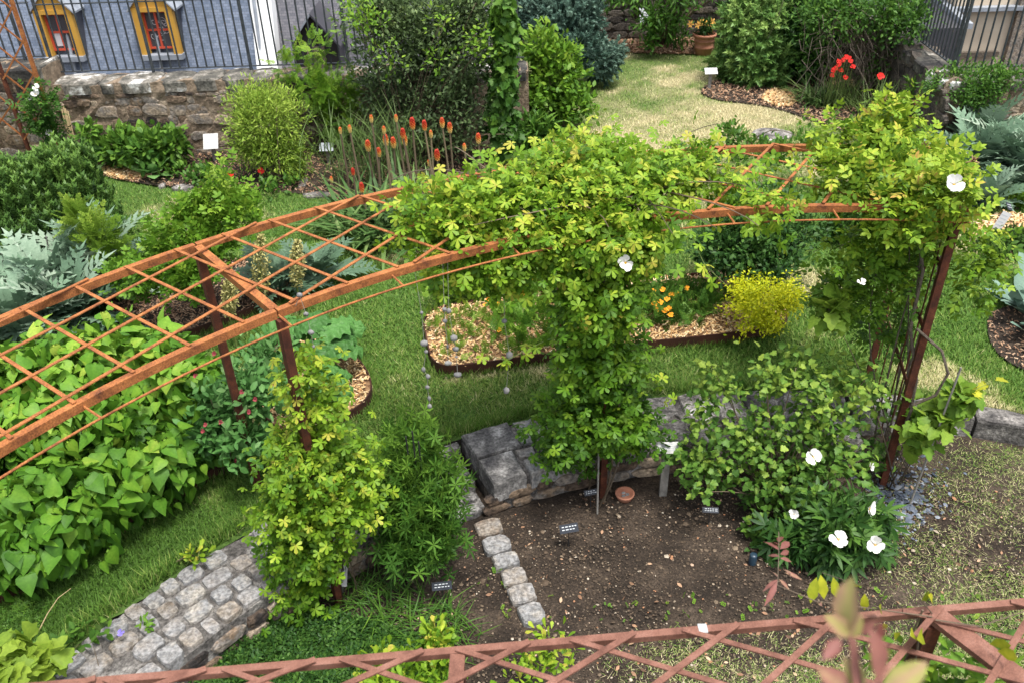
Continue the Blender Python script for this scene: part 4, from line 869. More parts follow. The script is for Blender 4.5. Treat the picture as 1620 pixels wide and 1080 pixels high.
# ---- beans
be = bush('bean_plants', 'dense mass of heart shaped bean leaves in the left bed', 'bean plants', at(120, 760, LAWN+.08), [
    bz(50, 640, 1.0, .7, .6, .5, 150), bz(165, 610, 1.0, .68, .6, .5, 150), bz(262, 625, .85, .55, .5, .45, 110), bz(-60, 650, 1.0, .6, .6, .5, 80), bz(90, 800, .7, .55, .4, .38, 95), bz(210, 735, .7, .5, .35, .38, 90), bz(-60, 760, .85, .6, .6, .45, 80), bz(20, 860, .62, .4, .3, .3, 50), bz(-60, 880, .6, .4, .3, .3, 30), bz(290, 690, .6, .32, .28, .28, 50)],
    HEART, .102, 'bean', nleaf=8, sig=.07, seed=24, shell=.75, amp=.1, out=.55, upb=-.75, rnd=.65, nup=.55, age=.55, t0=.44, sjit=.45, singles=300, cell=22, nst=22, r0=.006, smat='greenstem')
for k, (x, y) in enumerate(((172, 835), (125, 860), (105, 872), (60, 880))):
    leaves(be, HEART, np.array([at(x, y, .42)]), np.array([[.3, -.6, -.5]]), np.array([[0, -.6, .7]]), .075, 'yellowleaf', .8, 'yellow_leaf', kind=None)
# ---- cardoons (each leaf a part)
def rosette(name, label, cat, cents, T, size, m, n, seed, el=(.15, 1.2), t0=.5, kind=None, sname='leaf', smat='greenstem', root=None):
    r_ = np.random.default_rng(seed); root = root or thing(name, label, cat, cents[0])
    P, Y, Z, S, tn = [], [], [], [], []
    for c, sc_, nn in [(c, 1.0, n) if len(c) == 3 else (c[:3], c[3], int(n*c[3])) for c in cents]:
        for k in range(nn):
            a_ = 2.4*k+r_.uniform(-.4, .4); e_ = el[0]+(el[1]-el[0])*(k+.5)/nn; d = np.array([math.cos(a_)*math.cos(e_), math.sin(a_)*math.cos(e_), math.sin(e_)])
            P.append(np.array(c)+d*.05*sc_+[0, 0, .05]); Y.append(d); Z.append(np.array([-d[0]*.8, -d[1]*.8, math.cos(e_)+.2])+r_.normal(0, .15, 3)); S.append(size*sc_*r_.uniform(.75, 1.15)); tn.append(t0+r_.normal(0, .18))
    leaves(root, T, P, np.array(Y), np.array(Z), np.array(S), m, np.array(tn), 'foliage', 300, 1, sname); return root
rosette('cardoon', 'silvery cardoon with jagged leaves behind the pergola at left', 'cardoon', [G(95, 490), G(160, 455), G(50, 545)-[0, 0, 0], G(125, 520), (*G(190, 470), .7), (*G(20, 500), .8)], PLUME, .78, 'silver', 26, 41, (.2, 1.35), .5)
rosette('cardoon', 'large silvery cardoon below the right hand railing', 'cardoon', [G(1535, 285), G(1585, 280), (*G(1490, 300), .8), (*G(1560, 330), .6), (*G(1610, 300), .9), (*G(1545, 250), 1.0)], PLUME, .82, 'silver', 24, 42, (.25, 1.35), .42)
rosette('artichoke', 'grey green jagged leaved plant behind the cream seed heads', 'artichoke', [G(440, 470), G(500, 450)], PLUME, .55, 'silver', 16, 43, (.2, 1.2), .15)
rosette('mullein', 'pale broad leaved rosette beside the far chip patch', 'mullein', [G(243, 282)], OV, .32, 'rhubarb', 14, 44, (.1, 1.2), .6)
rosette('mullein', 'pale green rosette half hidden left of the far chip patch', 'mullein', [G(165, 265), (*G(190, 270), .8)], OV, .34, 'rhubarb', 12, 45, (.1, 1.2), .5)
# ---- rhubarb
rh = thing('rhubarb', 'rhubarb with broad crinkled leaves spilling over the small bed', 'rhubarb', G(480, 600))
r_ = np.random.default_rng(9); P, Y, Z, S = [], [], [], []
for (x0, y0, x1, y1, z0, z1, s_) in [(505, 530, 545, 500, .8, .85, .36), (520, 555, 568, 540, .7, .68, .33), (515, 545, 552, 525, .75, .75, .33), (505, 600, 558, 625, .62, .45, .36), (500, 575, 548, 580, .66, .58, .33), (470, 540, 450, 485, .7, .85, .34), (485, 530, 498, 490, .8, .9, .34), (465, 560, 425, 540, .65, .6, .33), (470, 600, 440, 640, .6, .5, .32), (480, 605, 500, 650, .55, .42, .32), (455, 520, 410, 500, .7, .7, .32), (525, 520, 555, 515, .7, .72, .3), (430, 560, 395, 590, .6, .5, .3), (440, 590, 400, 630, .55, .45, .3), (490, 560, 520, 540, .72, .78, .3)]:
    a_ = at(x0, y0, z0); b_ = at(x1, y1, z1); P.append(a_); Y.append(b_-a_); Z.append(np.array([0, -.15, 1])+r_.normal(0, .2, 3)); S.append(s_)
leaves(rh, BIG, P, np.array(Y), np.array(Z), np.array(S), 'rhubarb', r_.uniform(.2, .65, len(P)), 'foliage', 40, 1, smooth=True)
stems(rh, G(480, 605), [p+[0, 0, -.02] for p in P], .014, 'greenstem', r_, .1, 'stalk')
# cream seed heads
def seedhead(root, x, y0, y1, Y, wpx, seed):
    a_ = atY(x, y1, Y); b_ = atY(x, y0, Y); r_ = np.random.default_rng(seed); n = 750; s = mpp(a_); t = r_.random(n)**.8; prof = wpx*s*(np.sin(PI*np.clip(t*.85+.12, 0, 1))**.7)
    ph = r_.uniform(0, 2*PI, n); rr = prof*np.sqrt(r_.random(n)); P = a_+(b_-a_)*t[:, None]+np.c_[rr*np.cos(ph), rr*np.sin(ph), 0*ph]
    leaves(root, TINY, P, r_.normal(0, 1, (n, 3)), r_.normal(0, .6, (n, 3))+[0, -.3, .6], .035, 'seedhead', r_.normal(.55, .2, n), 'seed_head')
    g = np.array([a_[0], a_[1], LAWN]); MB().tube([g, a_, b_], .012, .005, 6).build('stalk', 'greenstem', root)
sh = thing('sorrel', 'tall plant with three cream seed heads under the lattice', 'sorrel', G(420, 500))
seedhead(sh, 412, 372, 472, 7.4, 15, 1); seedhead(sh, 470, 380, 455, 7.5, 12, 2); seedhead(sh, 363, 435, 500, 6.9, 13, 3)
# ---- lovage and other left greens
bush('lovage', 'tall light green lovage behind the pergola', 'lovage', G(320, 470), [bl(345, 320, 7.6, 22, 40, 20), bl(300, 345, 7.5, 24, 36, 22), bl(385, 325, 7.9, 25, 26, 18), bl(330, 380, 7.4, 50, 45, 50), bl(270, 400, 7.2, 40, 45, 34), bl(240, 440, 7.0, 40, 34, 30), bl(300, 440, 7.0, 50, 32, 40), bl(205, 440, 7.2, 30, 30, 22), bl(345, 285, 7.65, 10, 16, 6), bl(378, 340, 7.5, 20, 40, 20)],
     PINN, .13, 'lovage', nleaf=8, sig=.07, seed=46, shell=.3, out=.4, upb=.6, age=.5, t0=.5, nst=34, r0=.008, smat='greenstem', singles=200, cell=12)
bush('fennel', 'feathery yellow green fennel beside the rosemary', 'fennel', G(150, 430), [bl(125, 350, 8.2, 22, 14, 10), bl(155, 370, 8.1, 30, 18, 14), bl(175, 395, 8, 20, 15, 8)], FERN, .2, 'lightbush', nleaf=4, sig=.05, seed=47, upb=.5, nst=10, r0=.006, smat='greenstem', t0=.5)
SPIKE = merge([xf(NEEDLE, a_*2.4, .34, (0, 0, 0), tilt=.9) for a_ in range(1)])
def spike(n=24):
    ps = []
    for i in range(n):
        a_ = i*2.4; h = i/n; v, f = NEEDLE; v = v*np.array([1.15, .22, .22]); d = np.array([math.cos(a_), math.sin(a_)])
        # needle leaves the axis (y) outward at 45 degrees
        V = np.c_[v[:, 1]*d[0]*.7+v[:, 0]*-d[1], h*.8+v[:, 1]*.75, v[:, 1]*d[1]*.7+v[:, 0]*d[0]]; ps.append((V, f))
    return merge(ps)
SPIKE = spike()
bush('rosemary_bush', 'large dark rosemary bush at the left edge', 'rosemary', G(90, 405), [bl(70, 325, 9.2, 105, 72, 300, .7), bl(0, 325, 9.4, 90, 68, 200, .7), bl(148, 345, 9.1, 42, 50, 90, .4), bl(60, 380, 8.7, 100, 40, 160, .5), bl(-60, 360, 9, 80, 70, 80, .6), bl(105, 275, 9.4, 55, 35, 100, .4), bl(165, 365, 8.9, 26, 30, 34, .25)],
     SPIKE, .24, 'rosemary', nleaf=5.5, sig=.06, seed=48, shell=.55, amp=.14, out=.2, upb=1.1, rnd=.35, nup=.2, age=.6, t0=.5, nst=30, r0=.012)
bush('box_shrub', 'small dark round shrub between rosemary and lovage', 'shrub', G(195, 395), [bl(190, 365, 8.6, 32, 26, 70)], TINY, .045, 'midgreen', nleaf=9, sig=.03, seed=49, nst=6)
bush('hydrangea', 'leafy green hydrangea along the foot of the far wall', 'hydrangea', G(230, 245), [bl(255, 230, 11.6, 52, 30, 75, .3), bl(190, 232, 11.6, 40, 28, 50, .3), bl(225, 238, 11.4, 50, 26, 50, .3), bl(140, 212, 11.6, 20, 16, 12, .2)], OV, .12, 'midgreen', nleaf=9, sig=.06, seed=50, t0=.6, nst=12, r0=.006)
bush('herb_plants', 'low green herbs in the far border near the red poppy', 'herbs', G(320, 290), [bl(320, 280, 11, 34, 12, 26, .25), bl(280, 270, 11.3, 24, 9, 14, .2), bl(435, 300, 10.6, 40, 12, 26, .25), bl(330, 272, 11.2, 18, 8, 10, .15)], OV, .08, 'midgreen', nleaf=8, sig=.05, seed=51, nst=0, t0=.5)
bush('willow_bush', 'rounded light green bush in front of the far stone wall', 'bush', G(447, 288), [bl(420, 190, 11.2, 62, 52, 190), bl(440, 235, 11.1, 48, 34, 80), bl(395, 235, 11.1, 30, 26, 40), bl(465, 265, 11, 24, 16, 22), bl(405, 160, 11.3, 40, 24, 50)], NARROW, .064, 'lightbush', nleaf=30, sig=.08, seed=52, shell=.45, amp=.14, age=.35, t0=.62, nst=16, r0=.012)
bush('robinia_shoots', 'arching green shoots spilling over the far wall and railing', 'shrub', atY(500, 238, WALL_Y-.1)*[1, 1, 0]+[0, 0, LAWN], [bl(450, 108, 12.0, 55, 22, 9, .3), bl(500, 85, 12.3, 50, 40, 10, .3), bl(530, 150, 11.9, 55, 36, 30, .3), bl(490, 140, 11.9, 60, 24, 22, .3), bl(540, 190, 11.9, 45, 34, 20, .3)], FERN, .2, 'lovage', nleaf=4, sig=.08, seed=53, shell=.2, age=.5, t0=.55, nst=22, r0=.008)
# ---- pokers
pk = thing('red_hot_pokers', 'clump of red hot pokers with red and yellow flower spikes', 'red hot pokers', G(620, 365))
r_ = np.random.default_rng(12); n = 520; ph = r_.uniform(0, 2*PI, n); e_ = r_.uniform(.5, 1.45, n); c = np.array([G(x, y) for x, y in zip(r_.uniform(535, 700, n), r_.uniform(335, 395, n))])
d = np.c_[np.cos(ph)*np.cos(e_), np.sin(ph)*np.cos(e_), np.sin(e_)]
leaves(pk, STRAP, c, d, np.c_[-d[:, 0]*.6, -d[:, 1]*.6, np.full(n, .7)], r_.uniform(.4, .75, n), 'strap', r_.normal(.5, .2, n), 'strap_leaves')
heads = [(588, 187, 0), (627, 186, 0), (653, 197, 2), (672, 199, 2), (712, 203, 2), (757, 220, 2), (735, 232, 1), (692, 247, 2), (638, 212, 2), (641, 223, 1), (623, 227, 1), (611, 223, 1), (608, 205, 0), (682, 211, 0), (600, 241, 1), (583, 232, 1), (554, 203, 0), (559, 270, 3), (679, 256, 0), (573, 297, 2), (525, 282, 0), (615, 348, 3), (539, 205, 0), (700, 195, 1)]
def floret(n_, h, r0, ripe, seed):
    r2 = np.random.default_rng(seed); mb = MB()
    for k in range(n_):
        t = k/n_; a_ = k*2.4; rad = r0*(math.sin(PI*(.12+.8*t))**.6); p = np.array([rad*.4*math.cos(a_), rad*.4*math.sin(a_), h*t+.25*r0]); q = p+np.array([rad*.75*math.cos(a_), rad*.75*math.sin(a_), -.5*r0+.9*r0*t])
        ti = (t+{0: -.35, 1: -.05, 2: .22, 3: .5}[ripe])*1.0+r2.normal(0, .05); mb.tube([p, q], .3*r0, .26*r0, 5, min(1, max(0, ti)))
    mb.tube([(0, 0, 0), (0, 0, h*.5), (0, 0, h*1.08)], r0*.55, r0*.2, 6, min(1, max(0, .4+{0: -.3, 1: 0, 2: .2, 3: .4}[ripe]))); return meshdata('flower_spike', np.concatenate(mb.V), mb.F, 'poker', np.concatenate(mb.T))
HM = [floret(46, .105, .027, k, k) for k in range(4)]
for k, (x, y, ripe) in enumerate(heads):
    Y = 9.7+r_.uniform(-.3, .5); ripe = ripe if r_.random() < .7 else max(0, ripe-1); p = atY(x, y+7, Y); g = np.array([p[0]+r_.normal(0, .05), p[1]+r_.normal(0, .03), LAWN]); s_ = (.75 if ripe in (0, 3) else 1.05)*r_.uniform(.9, 1.1)
    f = thing_part('flower', pk, p); place('flower_head', HM[ripe], p, f, np.array([1, 0, 0.]), np.array([0, 1., 0]), np.array([0, 0, 1.]), s_)
    MB().tube([g, g*.5+p*.5+[.01, 0, 0], p], .015, .011, 6, r_.random()).build('stalk', 'pokerstem', f)
wi = thing('broom', 'wispy thin stemmed green broom behind the pokers', 'broom', G(560, 315))
n = 480; c = np.array([G(x, y) for x, y in zip(r_.normal(590, 42, n), r_.normal(300, 8, n))]); ph = r_.uniform(0, 2*PI, n); e_ = r_.uniform(.6, 1.5, n); d = np.c_[np.cos(ph)*np.cos(e_), np.sin(ph)*np.cos(e_), np.sin(e_)]; c[:, 2] += r_.uniform(0, .7, n)
leaves(wi, strapleaf(.3, .008), c, d, np.c_[-d[:, 0]*.6, -d[:, 1]*.6, np.full(n, .7)], r_.uniform(.3, .75, n), 'wisp', r_.normal(.15, .15, n), 'twigs')
# ---- far shrubs
bush('dark_shrub', 'tall dark small leaved shrub rising over the far wall', 'shrub', G(690, 262), [bl(645, 60, 11.6, 95, 75, 520, .6), bl(720, 80, 11.6, 80, 85, 500, .6), bl(690, 180, 11.4, 95, 75, 400, .6), bl(610, 20, 11.7, 70, 45, 230, .5), bl(735, 10, 11.7, 70, 45, 260, .5), bl(600, 150, 11.7, 50, 50, 110, .4)], TINY, .065, 'darkshrub', nleaf=10, sig=.07, seed=54, shell=.25, amp=.25, age=.3, t0=.42, nst=50, r0=.014)
bush('bright_shoots', 'bright yellow green shoots through the tall dark shrub', 'shrub', G(640, 268), [bl(580, 40, 11.0, 40, 35, 14, .3), bl(700, 35, 11.0, 14, 14, 7, .1), bl(560, 15, 11.2, 30, 18, 10, .2), bl(760, 70, 11.1, 25, 35, 16, .2), bl(690, 95, 11, 20, 14, 7, .2), bl(615, 90, 11, 20, 10, 6, .2)], OV, .065, 'lovage', nleaf=9, sig=.1, seed=55, shell=.2, t0=.55, nst=16, r0=.007)
bush('ivy_column', 'narrow upright column of green ivy beside the dark shrub', 'ivy', G(800, 256), [bl(797, 50, 11.3, 20, 60, 80, .2), bl(797, 130, 11.3, 24, 50, 80, .22), bl(797, 200, 11.3, 27, 50, 90, .25)], LOBE, .1, 'midgreen', nleaf=8, sig=.05, seed=56, shell=.6, out=.4, upb=-.6, nup=.4, age=.5, t0=.5, nst=6, r0=.02)
bush('leafy_bush', 'light leafy bush between the ivy column and the lawn', 'bush', G(885, 205), [bl(880, 120, 12.9, 55, 55, 200, .55), bl(855, 75, 13, 30, 30, 60, .4), bl(905, 165, 12.7, 40, 30, 80, .4), bl(840, 160, 12.6, 30, 40, 60, .3)], OV, .1, 'lovage', nleaf=9, sig=.07, seed=57, shell=.5, amp=.22, age=.45, t0=.4, nst=20, r0=.012)
bush('peony_plant', 'low dark leafed clump at the foot of the leafy bush', 'shrub', G(850, 232), [bl(850, 205, 12, 38, 22, 70, .35)], LANCE, .16, 'midgreen', nleaf=8, sig=.05, seed=58, t0=.45, nst=8)
bush('bluegrey_bush', 'tall blue grey needle leaved bush at the back', 'bush', G(880, 150), [bl(890, 35, 14.5, 65, 50, 240, .6), bl(830, 20, 14.5, 40, 40, 100, .5), bl(910, 80, 14.2, 35, 35, 80, .5)], SPIKE, .22, 'bluegrey', nleaf=8, sig=.08, seed=59, age=.4, nst=16, r0=.014, upb=.3)
bush('bluegrey_bush', 'low spreading blue grey bush at the lawn edge', 'bush', G(950, 122), [bl(950, 95, 14.8, 32, 26, 110, .4), bl(930, 85, 14.8, 24, 20, 50, .3)], SPIKE, .22, 'bluegrey', nleaf=8, sig=.07, seed=60, age=.4, t0=.6, nst=10)
bush('back_tree', 'dark leafed tree overhanging the back wall', 'tree', G(1050, 72), [bl(1060, -20, 16.6, 95, 40, 110, .7), bl(1045, 25, 16.5, 50, 36, 44, .4), bl(975, -20, 16.8, 55, 30, 50, .5), bl(1160, -28, 17, 60, 32, 50, .5), bl(1070, 55, 16.9, 36, 20, 20, .3)], LANCE, .15, 'midgreen', nleaf=10, sig=.1, seed=61, shell=.3, t0=.42, nst=16, r0=.03)
bush('ivy_stump', 'ivy covered post beside the chips at the back', 'ivy', G(1028, 82), [bl(1030, 65, 16.4, 12, 16, 16, .15), bl(1035, 45, 16.4, 14, 18, 16, .15)], OV, .1, 'midgreen', nleaf=6, sig=.05, seed=62, nst=2, r0=.05)
bush('juniper', 'bushy bright green juniper at the end of the lawn', 'juniper', G(1188, 135), [bl(1192, 102, 14.7, 50, 40, 280, .55), bl(1194, 65, 14.8, 38, 34, 180, .45), bl(1172, 42, 14.8, 16, 26, 34, .2), bl(1218, 38, 14.8, 22, 32, 40, .2), bl(1192, 22, 14.9, 18, 22, 24, .2)], SPIKE, .33, 'juniper', nleaf=4, sig=.07, seed=63, shell=.35, amp=.45, out=.6, upb=.6, age=.4, t0=.62, nst=16, r0=.014)
bush('dark_conifer', 'dark evergreen mass behind the juniper', 'conifer', G(1260, 110), [bl(1260, 70, 15, 55, 55, 260, .6), bl(1230, 20, 15.3, 60, 40, 160, .6), bl(1310, 40, 15, 60, 50, 200, .6)], SPIKE, .3, 'deep', nleaf=6, sig=.12, seed=64, amp=.45, shell=.3, age=.3, nst=16, r0=.02)
bt = bush('overhanging_tree', 'large green tree drooping over the right wall and railing', 'tree', G(1385, 150), [bl(1340, 15, 13.8, 70, 35, 160, .7), bl(1400, 20, 13.4, 60, 45, 170, .6), bl(1440, 30, 13.2, 35, 40, 80, .4), bl(1300, 30, 14, 40, 40, 90, .5), bl(1290, 90, 14.2, 30, 30, 50, .4), bl(1390, 100, 13.4, 14, 20, 14, .2)], TINY, .075, 'midgreen', nleaf=10, sig=.11, seed=65, shell=.2, amp=.5, t0=.36, age=.35, nst=18, r0=.03)
mb = MB(); r_ = np.random.default_rng(15)
for k in range(420):
    x, y = r_.normal(1368, 38), r_.normal(70, 28); p = atY(x, y, r_.uniform(13.2, 14)); d = r_.normal(0, .25, 3)+[.05, -.1, -.35]; mb.tube([p, p+d*.5+r_.normal(0, .05, 3), p+d], .006, .002, 3, r_.random())
mb.build('dead_twigs', 'bark', bt)
# ---- pot of lilies
pp = G(1112, 86); pt = thing('lily_pot', 'ribbed terracotta pot of orange lilies by the back wall', 'flower pot', pp)
mb = MB(); mb.lathe(pp, [(0, .0), (.15, 0), (.165, .12), (.175, .125), (.175, .15), (.168, .155), (.18, .24), (.19, .245), (.19, .27), (.182, .275), (.195, .33), (.22, .335), (.225, .38), (.2, .385), (.19, .33), (0, .32)], 28); mb.build('pot', 'terracotta', pt, True)
bush('', '', '', pp+[0, 0, .3], [(pp+[0, 0, .5], (.17, .17, .16), 26)], LANCE, .13, 'deep', nleaf=7, sig=.04, seed=66, nst=10, r0=.006, parent=pt, smat='greenstem', t0=.5)
for k, (x, y) in enumerate([(1093, 39), (1104, 40), (1117, 38), (1127, 35), (1133, 42), (1121, 50), (1110, 36), (1126, 46)]): flower(pt, atY(x, y, pp[1]-.1+.03*k), 6, .075, 'lily_petal', 'red_petal', face=(.2*(k % 3-1), -.7, .5), seed=70+k, T=LANCE if False else fan([(0, 0), (.16, .35), (.18, .65), (0, 1)], .1, .25), name='lily')
# ---- small things in the right border
def strapclump(name, label, cat, base, n, ln, m, spread, seed, bend=.7, wd=.03, t0=.5):
    r_ = np.random.default_rng(seed); root = thing(name, label, cat, base); ph = r_.uniform(0, 2*PI, n); e_ = r_.uniform(.5, 1.45, n); d = np.c_[np.cos(ph)*np.cos(e_), np.sin(ph)*np.cos(e_), np.sin(e_)]
    P = np.array(base)+np.c_[r_.normal(0, spread, n), r_.normal(0, spread, n), 0*ph]
    leaves(root, strapleaf(bend, wd), P, d, np.c_[-d[:, 0]*.6, -d[:, 1]*.6, np.full(n, .7)], ln*r_.uniform(.6, 1.15, n), m, t0+r_.normal(0, .2, n), 'strap_leaves'); return root
strapclump('daylily', 'arching strap leaved daylily clump in the right border', 'daylily', G(1290, 165), 170, .5, 'strap', .12, 71, .8, .03, .6)
car = strapclump('red_flowers', 'clump of bright red flowers before the dark tree', 'flowers', G(1338, 168), 220, .6, 'wisp', .16, 72, .25, .012, .35)
for k, (x, y) in enumerate([(1338, 92), (1326, 99), (1345, 98), (1318, 113), (1327, 104), (1349, 107), (1337, 124), (1316, 121), (1333, 97), (1322, 110), (1342, 93), (1330, 113)]):
    p = atY(x, y, 13.0+.02*k); f = flower(car, p, 7, .043, 'red_petal', 'red_petal', seed=80+k, face=(0, -.6, .7)); 
    MB().tube([p, np.array([p[0], p[1]+.15, LAWN])], .005, None, 4).build('stalk', 'greenstem', f)
pop = strapclump('poppy', 'single red poppy with grey stems beside the mossy wall', 'poppy', G(1392, 190), 150, .6, 'wisp', .15, 73, .2, .012, .3)
p = atY(1392, 122, 12.4); f = flower(pop, p, 6, .06, 'red_petal', 'red_petal', seed=95, face=(0, -.7, .6)); MB().tube([p, np.array([p[0], p[1], LAWN])], .005, None, 4).build('stalk', 'greenstem', f)
pop = strapclump('poppy', 'small red poppy in the far left border', 'poppy', G(366, 292), 30, .25, 'midgreen', .08, 74, .2, .03)
for k, (x, y) in enumerate(((365, 278), (413, 271))):
    p = atY(x, y, 10.9); f = flower(pop, p, 6, .055, 'red_petal', 'red_petal', seed=97+k, face=(0, -.7, .6)); MB().tube([p, np.array([p[0], p[1], LAWN])], .004, None, 4).build('stalk', 'greenstem', f)
bush('wall_ivy', 'dark ivy trailing over the corner of the right wall', 'ivy', np.array([6.35, 11.2, LAWN]), [bl(1560, 122, 11.5, 60, 16, 90, .25), bl(1548, 148, 11.28, 48, 26, 80, .16), bl(1515, 116, 11.6, 32, 12, 26, .2), bl(1600, 124, 11.45, 45, 18, 60, .25), bl(1478, 128, 11.6, 24, 16, 20, .2)], TINY, .055, 'midgreen', nleaf=12, sig=.06, seed=67, t0=.42, nst=5, r0=.006)
bush('wall_weeds', 'green weeds growing at the foot of the mossy wall', 'weeds', G(1430, 185), [bl(1440, 150, 12.3, 12, 26, 16, .15), bl(1415, 175, 12.2, 30, 16, 24, .2), bl(1370, 200, 11.6, 40, 16, 30, .3)], LANCE, .1, 'midgreen', nleaf=8, sig=.05, seed=68, nst=8, upb=.6, t0=.6)
bush('border_weeds', 'green weeds along the near edge of the far lawn', 'weeds', G(1180, 235), [bl(1160, 215, 10.6, 22, 18, 24, .2), bl(1210, 240, 10.2, 60, 16, 60, .3), bl(1280, 225, 10.3, 30, 20, 26, .3), bl(1100, 250, 10.1, 50, 14, 40, .3)], OV, .07, 'midgreen', nleaf=10, sig=.06, seed=69, nst=8, upb=.5, t0=.55)
# ---- bay and golden privet in the middle bed
bush('bay_shrub', 'dark glossy shrub behind the golden privet', 'shrub', G(1195, 462), [bl(1190, 370, 7.6, 75, 42, 200, .45), bl(1250, 360, 7.7, 55, 40, 110, .4), bl(1140, 390, 7.5, 45, 42, 90, .35), bl(1210, 415, 7.3, 65, 30, 110, .35), bl(1200, 320, 7.9, 90, 26, 110, .4)], OV, .062, 'deep', nleaf=10, sig=.05, seed=75, shell=.5, amp=.2, age=.35, t0=.5, nst=20, r0=.012)
bush('golden_privet', 'low golden yellow leaved privet at the bed corner', 'shrub', G(1215, 512), [bl(1205, 480, 6.75, 55, 40, 170, .3), bl(1245, 468, 6.8, 30, 28, 60, .2), bl(1180, 460, 6.9, 28, 26, 50, .2), bl(1215, 510, 6.6, 30, 16, 40, .15)], TINY, .035, 'golden', nleaf=16, sig=.04, seed=76, shell=.5, amp=.2, age=.1, t0=.6, nst=14, r0=.008, upb=0, out=.4)
# poppies / marigolds in the bed
def meadow(name, label, px, n, seed, T, size, m, h, t0=.5):
    poly = wp(px, LAWN+.1); r_ = np.random.default_rng(seed); lo, hi = poly.min(0), poly.max(0); p = r_.uniform(lo, hi, (n*3, 2)); p = p[inpoly(p[:, 0], p[:, 1], poly)][:n]; n = len(p); c = poly.mean(0)
    root = thing(name, label, 'flowers', (*c, LAWN+.1)); leaves(root, T, np.c_[p, LAWN+.09+r_.uniform(0, h, n)], r_.normal(0, .6, (n, 3))+[0, 0, .8], r_.normal(0, .5, (n, 3))+[0, -.2, .6], size*r_.uniform(.6, 1.3, n), m, t0+r_.normal(0, .18, n)); return root
def blooms(root, pts, z, L, m, seed):
    for k, (x, y) in enumerate(pts): flower(root, at(x, y, z), 5, L, m, 'orange_petal', seed=seed+k, face=(0, -.4, .8), cup=.6)
mw = meadow('orange_poppies', 'drift of orange poppies with feathery leaves in the chip bed', [(1000, 470), (1010, 520), (1110, 515), (1150, 480), (1100, 455)], 420, 77, FERN, .16, 'midgreen', .12, .6)
blooms(mw, [(1033, 462), (1048, 460), (1072, 468), (1055, 475), (1044, 480), (1058, 490), (1035, 483), (1052, 494), (1038, 492), (1062, 468), (1028, 475), (1060, 500), (1086, 458)], LAWN+.24, .035, 'orange_petal', 700)
mw = meadow('orange_poppies', 'feathery poppy plants in the left half of the chip bed', [(770, 500), (790, 570), (900, 555), (930, 480), (850, 455)], 330, 78, FERN, .17, 'lovage', .12, .35)
blooms(mw, [(790, 523), (772, 475), (768, 484), (787, 483), (827, 466), (844, 443)], LAWN+.22, .03, 'orange_petal', 730)
meadow('seedlings', 'thin yellow green seedlings on the pale wood chips', [(672, 500), (690, 575), (770, 570), (775, 500), (730, 485)], 170, 79, FERN, .11, 'lightbush', .07, .4)
meadow('feathery_herbs', 'soft green feathery plants at the back of the chip bed', [(670, 490), (720, 478), (840, 460), (830, 420), (700, 440)], 420, 80, FERN, .16, 'lovage', .12, .45)
# ---- currant bush with grape shoots, peony
bush('currant_bush', 'wide green currant bush in front of the low wall', 'currant bush', G(1215, 805), [bl(1130, 640, 5.1, 50, 45, 37, .3), bl(1120, 720, 4.95, 80, 50, 74, .35), bl(1200, 690, 5.0, 80, 60, 80, .4), bl(1290, 640, 5.1, 75, 60, 74, .4), bl(1300, 730, 4.9, 90, 55, 93, .4), bl(1230, 770, 4.75, 75, 45, 68, .35), bl(1375, 715, 5.25, 50, 45, 31, .25), bl(1350, 600, 5.2, 55, 40, 37, .3), bl(1270, 830, 4.6, 60, 35, 37, .25), bl(1215, 600, 5.2, 40, 40, 24, .25), bl(1120, 580, 5.25, 18, 30, 9, .12), bl(1260, 570, 5.3, 40, 35, 22, .2), bl(1200, 840, 4.55, 30, 30, 14, .15), bl(1385, 640, 5.4, 40, 40, 16, .2)],
     LOBE, .05, 'currant', nleaf=4.2, sig=.055, seed=81, shell=.2, amp=.34, out=.45, upb=-.05, rnd=.9, nup=.9, age=.45, t0=.5, singles=300, cell=14, nst=60, r0=.008, sag=.1)
gv = bush('grape_vine', 'grape vine shoots reaching out beside the right post', 'vine', pr+[.12, .05, 0], [bl(1480, 660, 4.95, 45, 26, 18, .18), bl(1520, 630, 4.95, 40, 20, 12, .15), bl(1460, 690, 4.9, 26, 24, 9, .12), bl(1320, 490, 5.3, 40, 22, 14, .2)], LOBE, .105, 'vineleaf', nleaf=4, sig=.05, seed=82, shell=.3, upb=-.3, nup=.9, t0=.4, singles=60, cell=10, nst=8, r0=.006)
trailing(gv, [atY(*p) for p in ((1520, 625, 4.95), (1555, 610, 4.95), (1580, 600, 4.95))], LOBE, .09, 'yellowleaf', 7, 83, .6)
pe = bush('peony', 'white flowered peony with dark divided leaves', 'peony', G(1335, 878), [bl(1335, 835, 4.4, 65, 30, 60, .28), bl(1310, 870, 4.3, 40, 24, 26, .2), bl(1375, 830, 4.45, 35, 26, 24, .2), bl(1250, 860, 4.4, 45, 16, 18, .2)], PALM, .2, 'deep', nleaf=3, sig=.05, seed=84, shell=.5, upb=-.1, t0=.55, singles=120, cell=12, nst=14, r0=.006, smat='greenstem')
for k, (x, y, Y, fc) in enumerate([(1326, 852, 4.12, (-.1, -.5, .7)), (1384, 860, 4.1, (0, -.8, .5)), (1374, 803, 4.3, (.6, -.5, .3)), (1287, 722, 4.5, (0, -.6, .7)), (1257, 812, 4.25, (-.5, -.5, .5)), (1376, 738, 4.55, (.6, -.4, .3))]):
    flower(pe, atY(x, y, Y), 7, .062 if k < 4 else .035, 'white_petal', seed=740+k, face=fc, cup=.3)
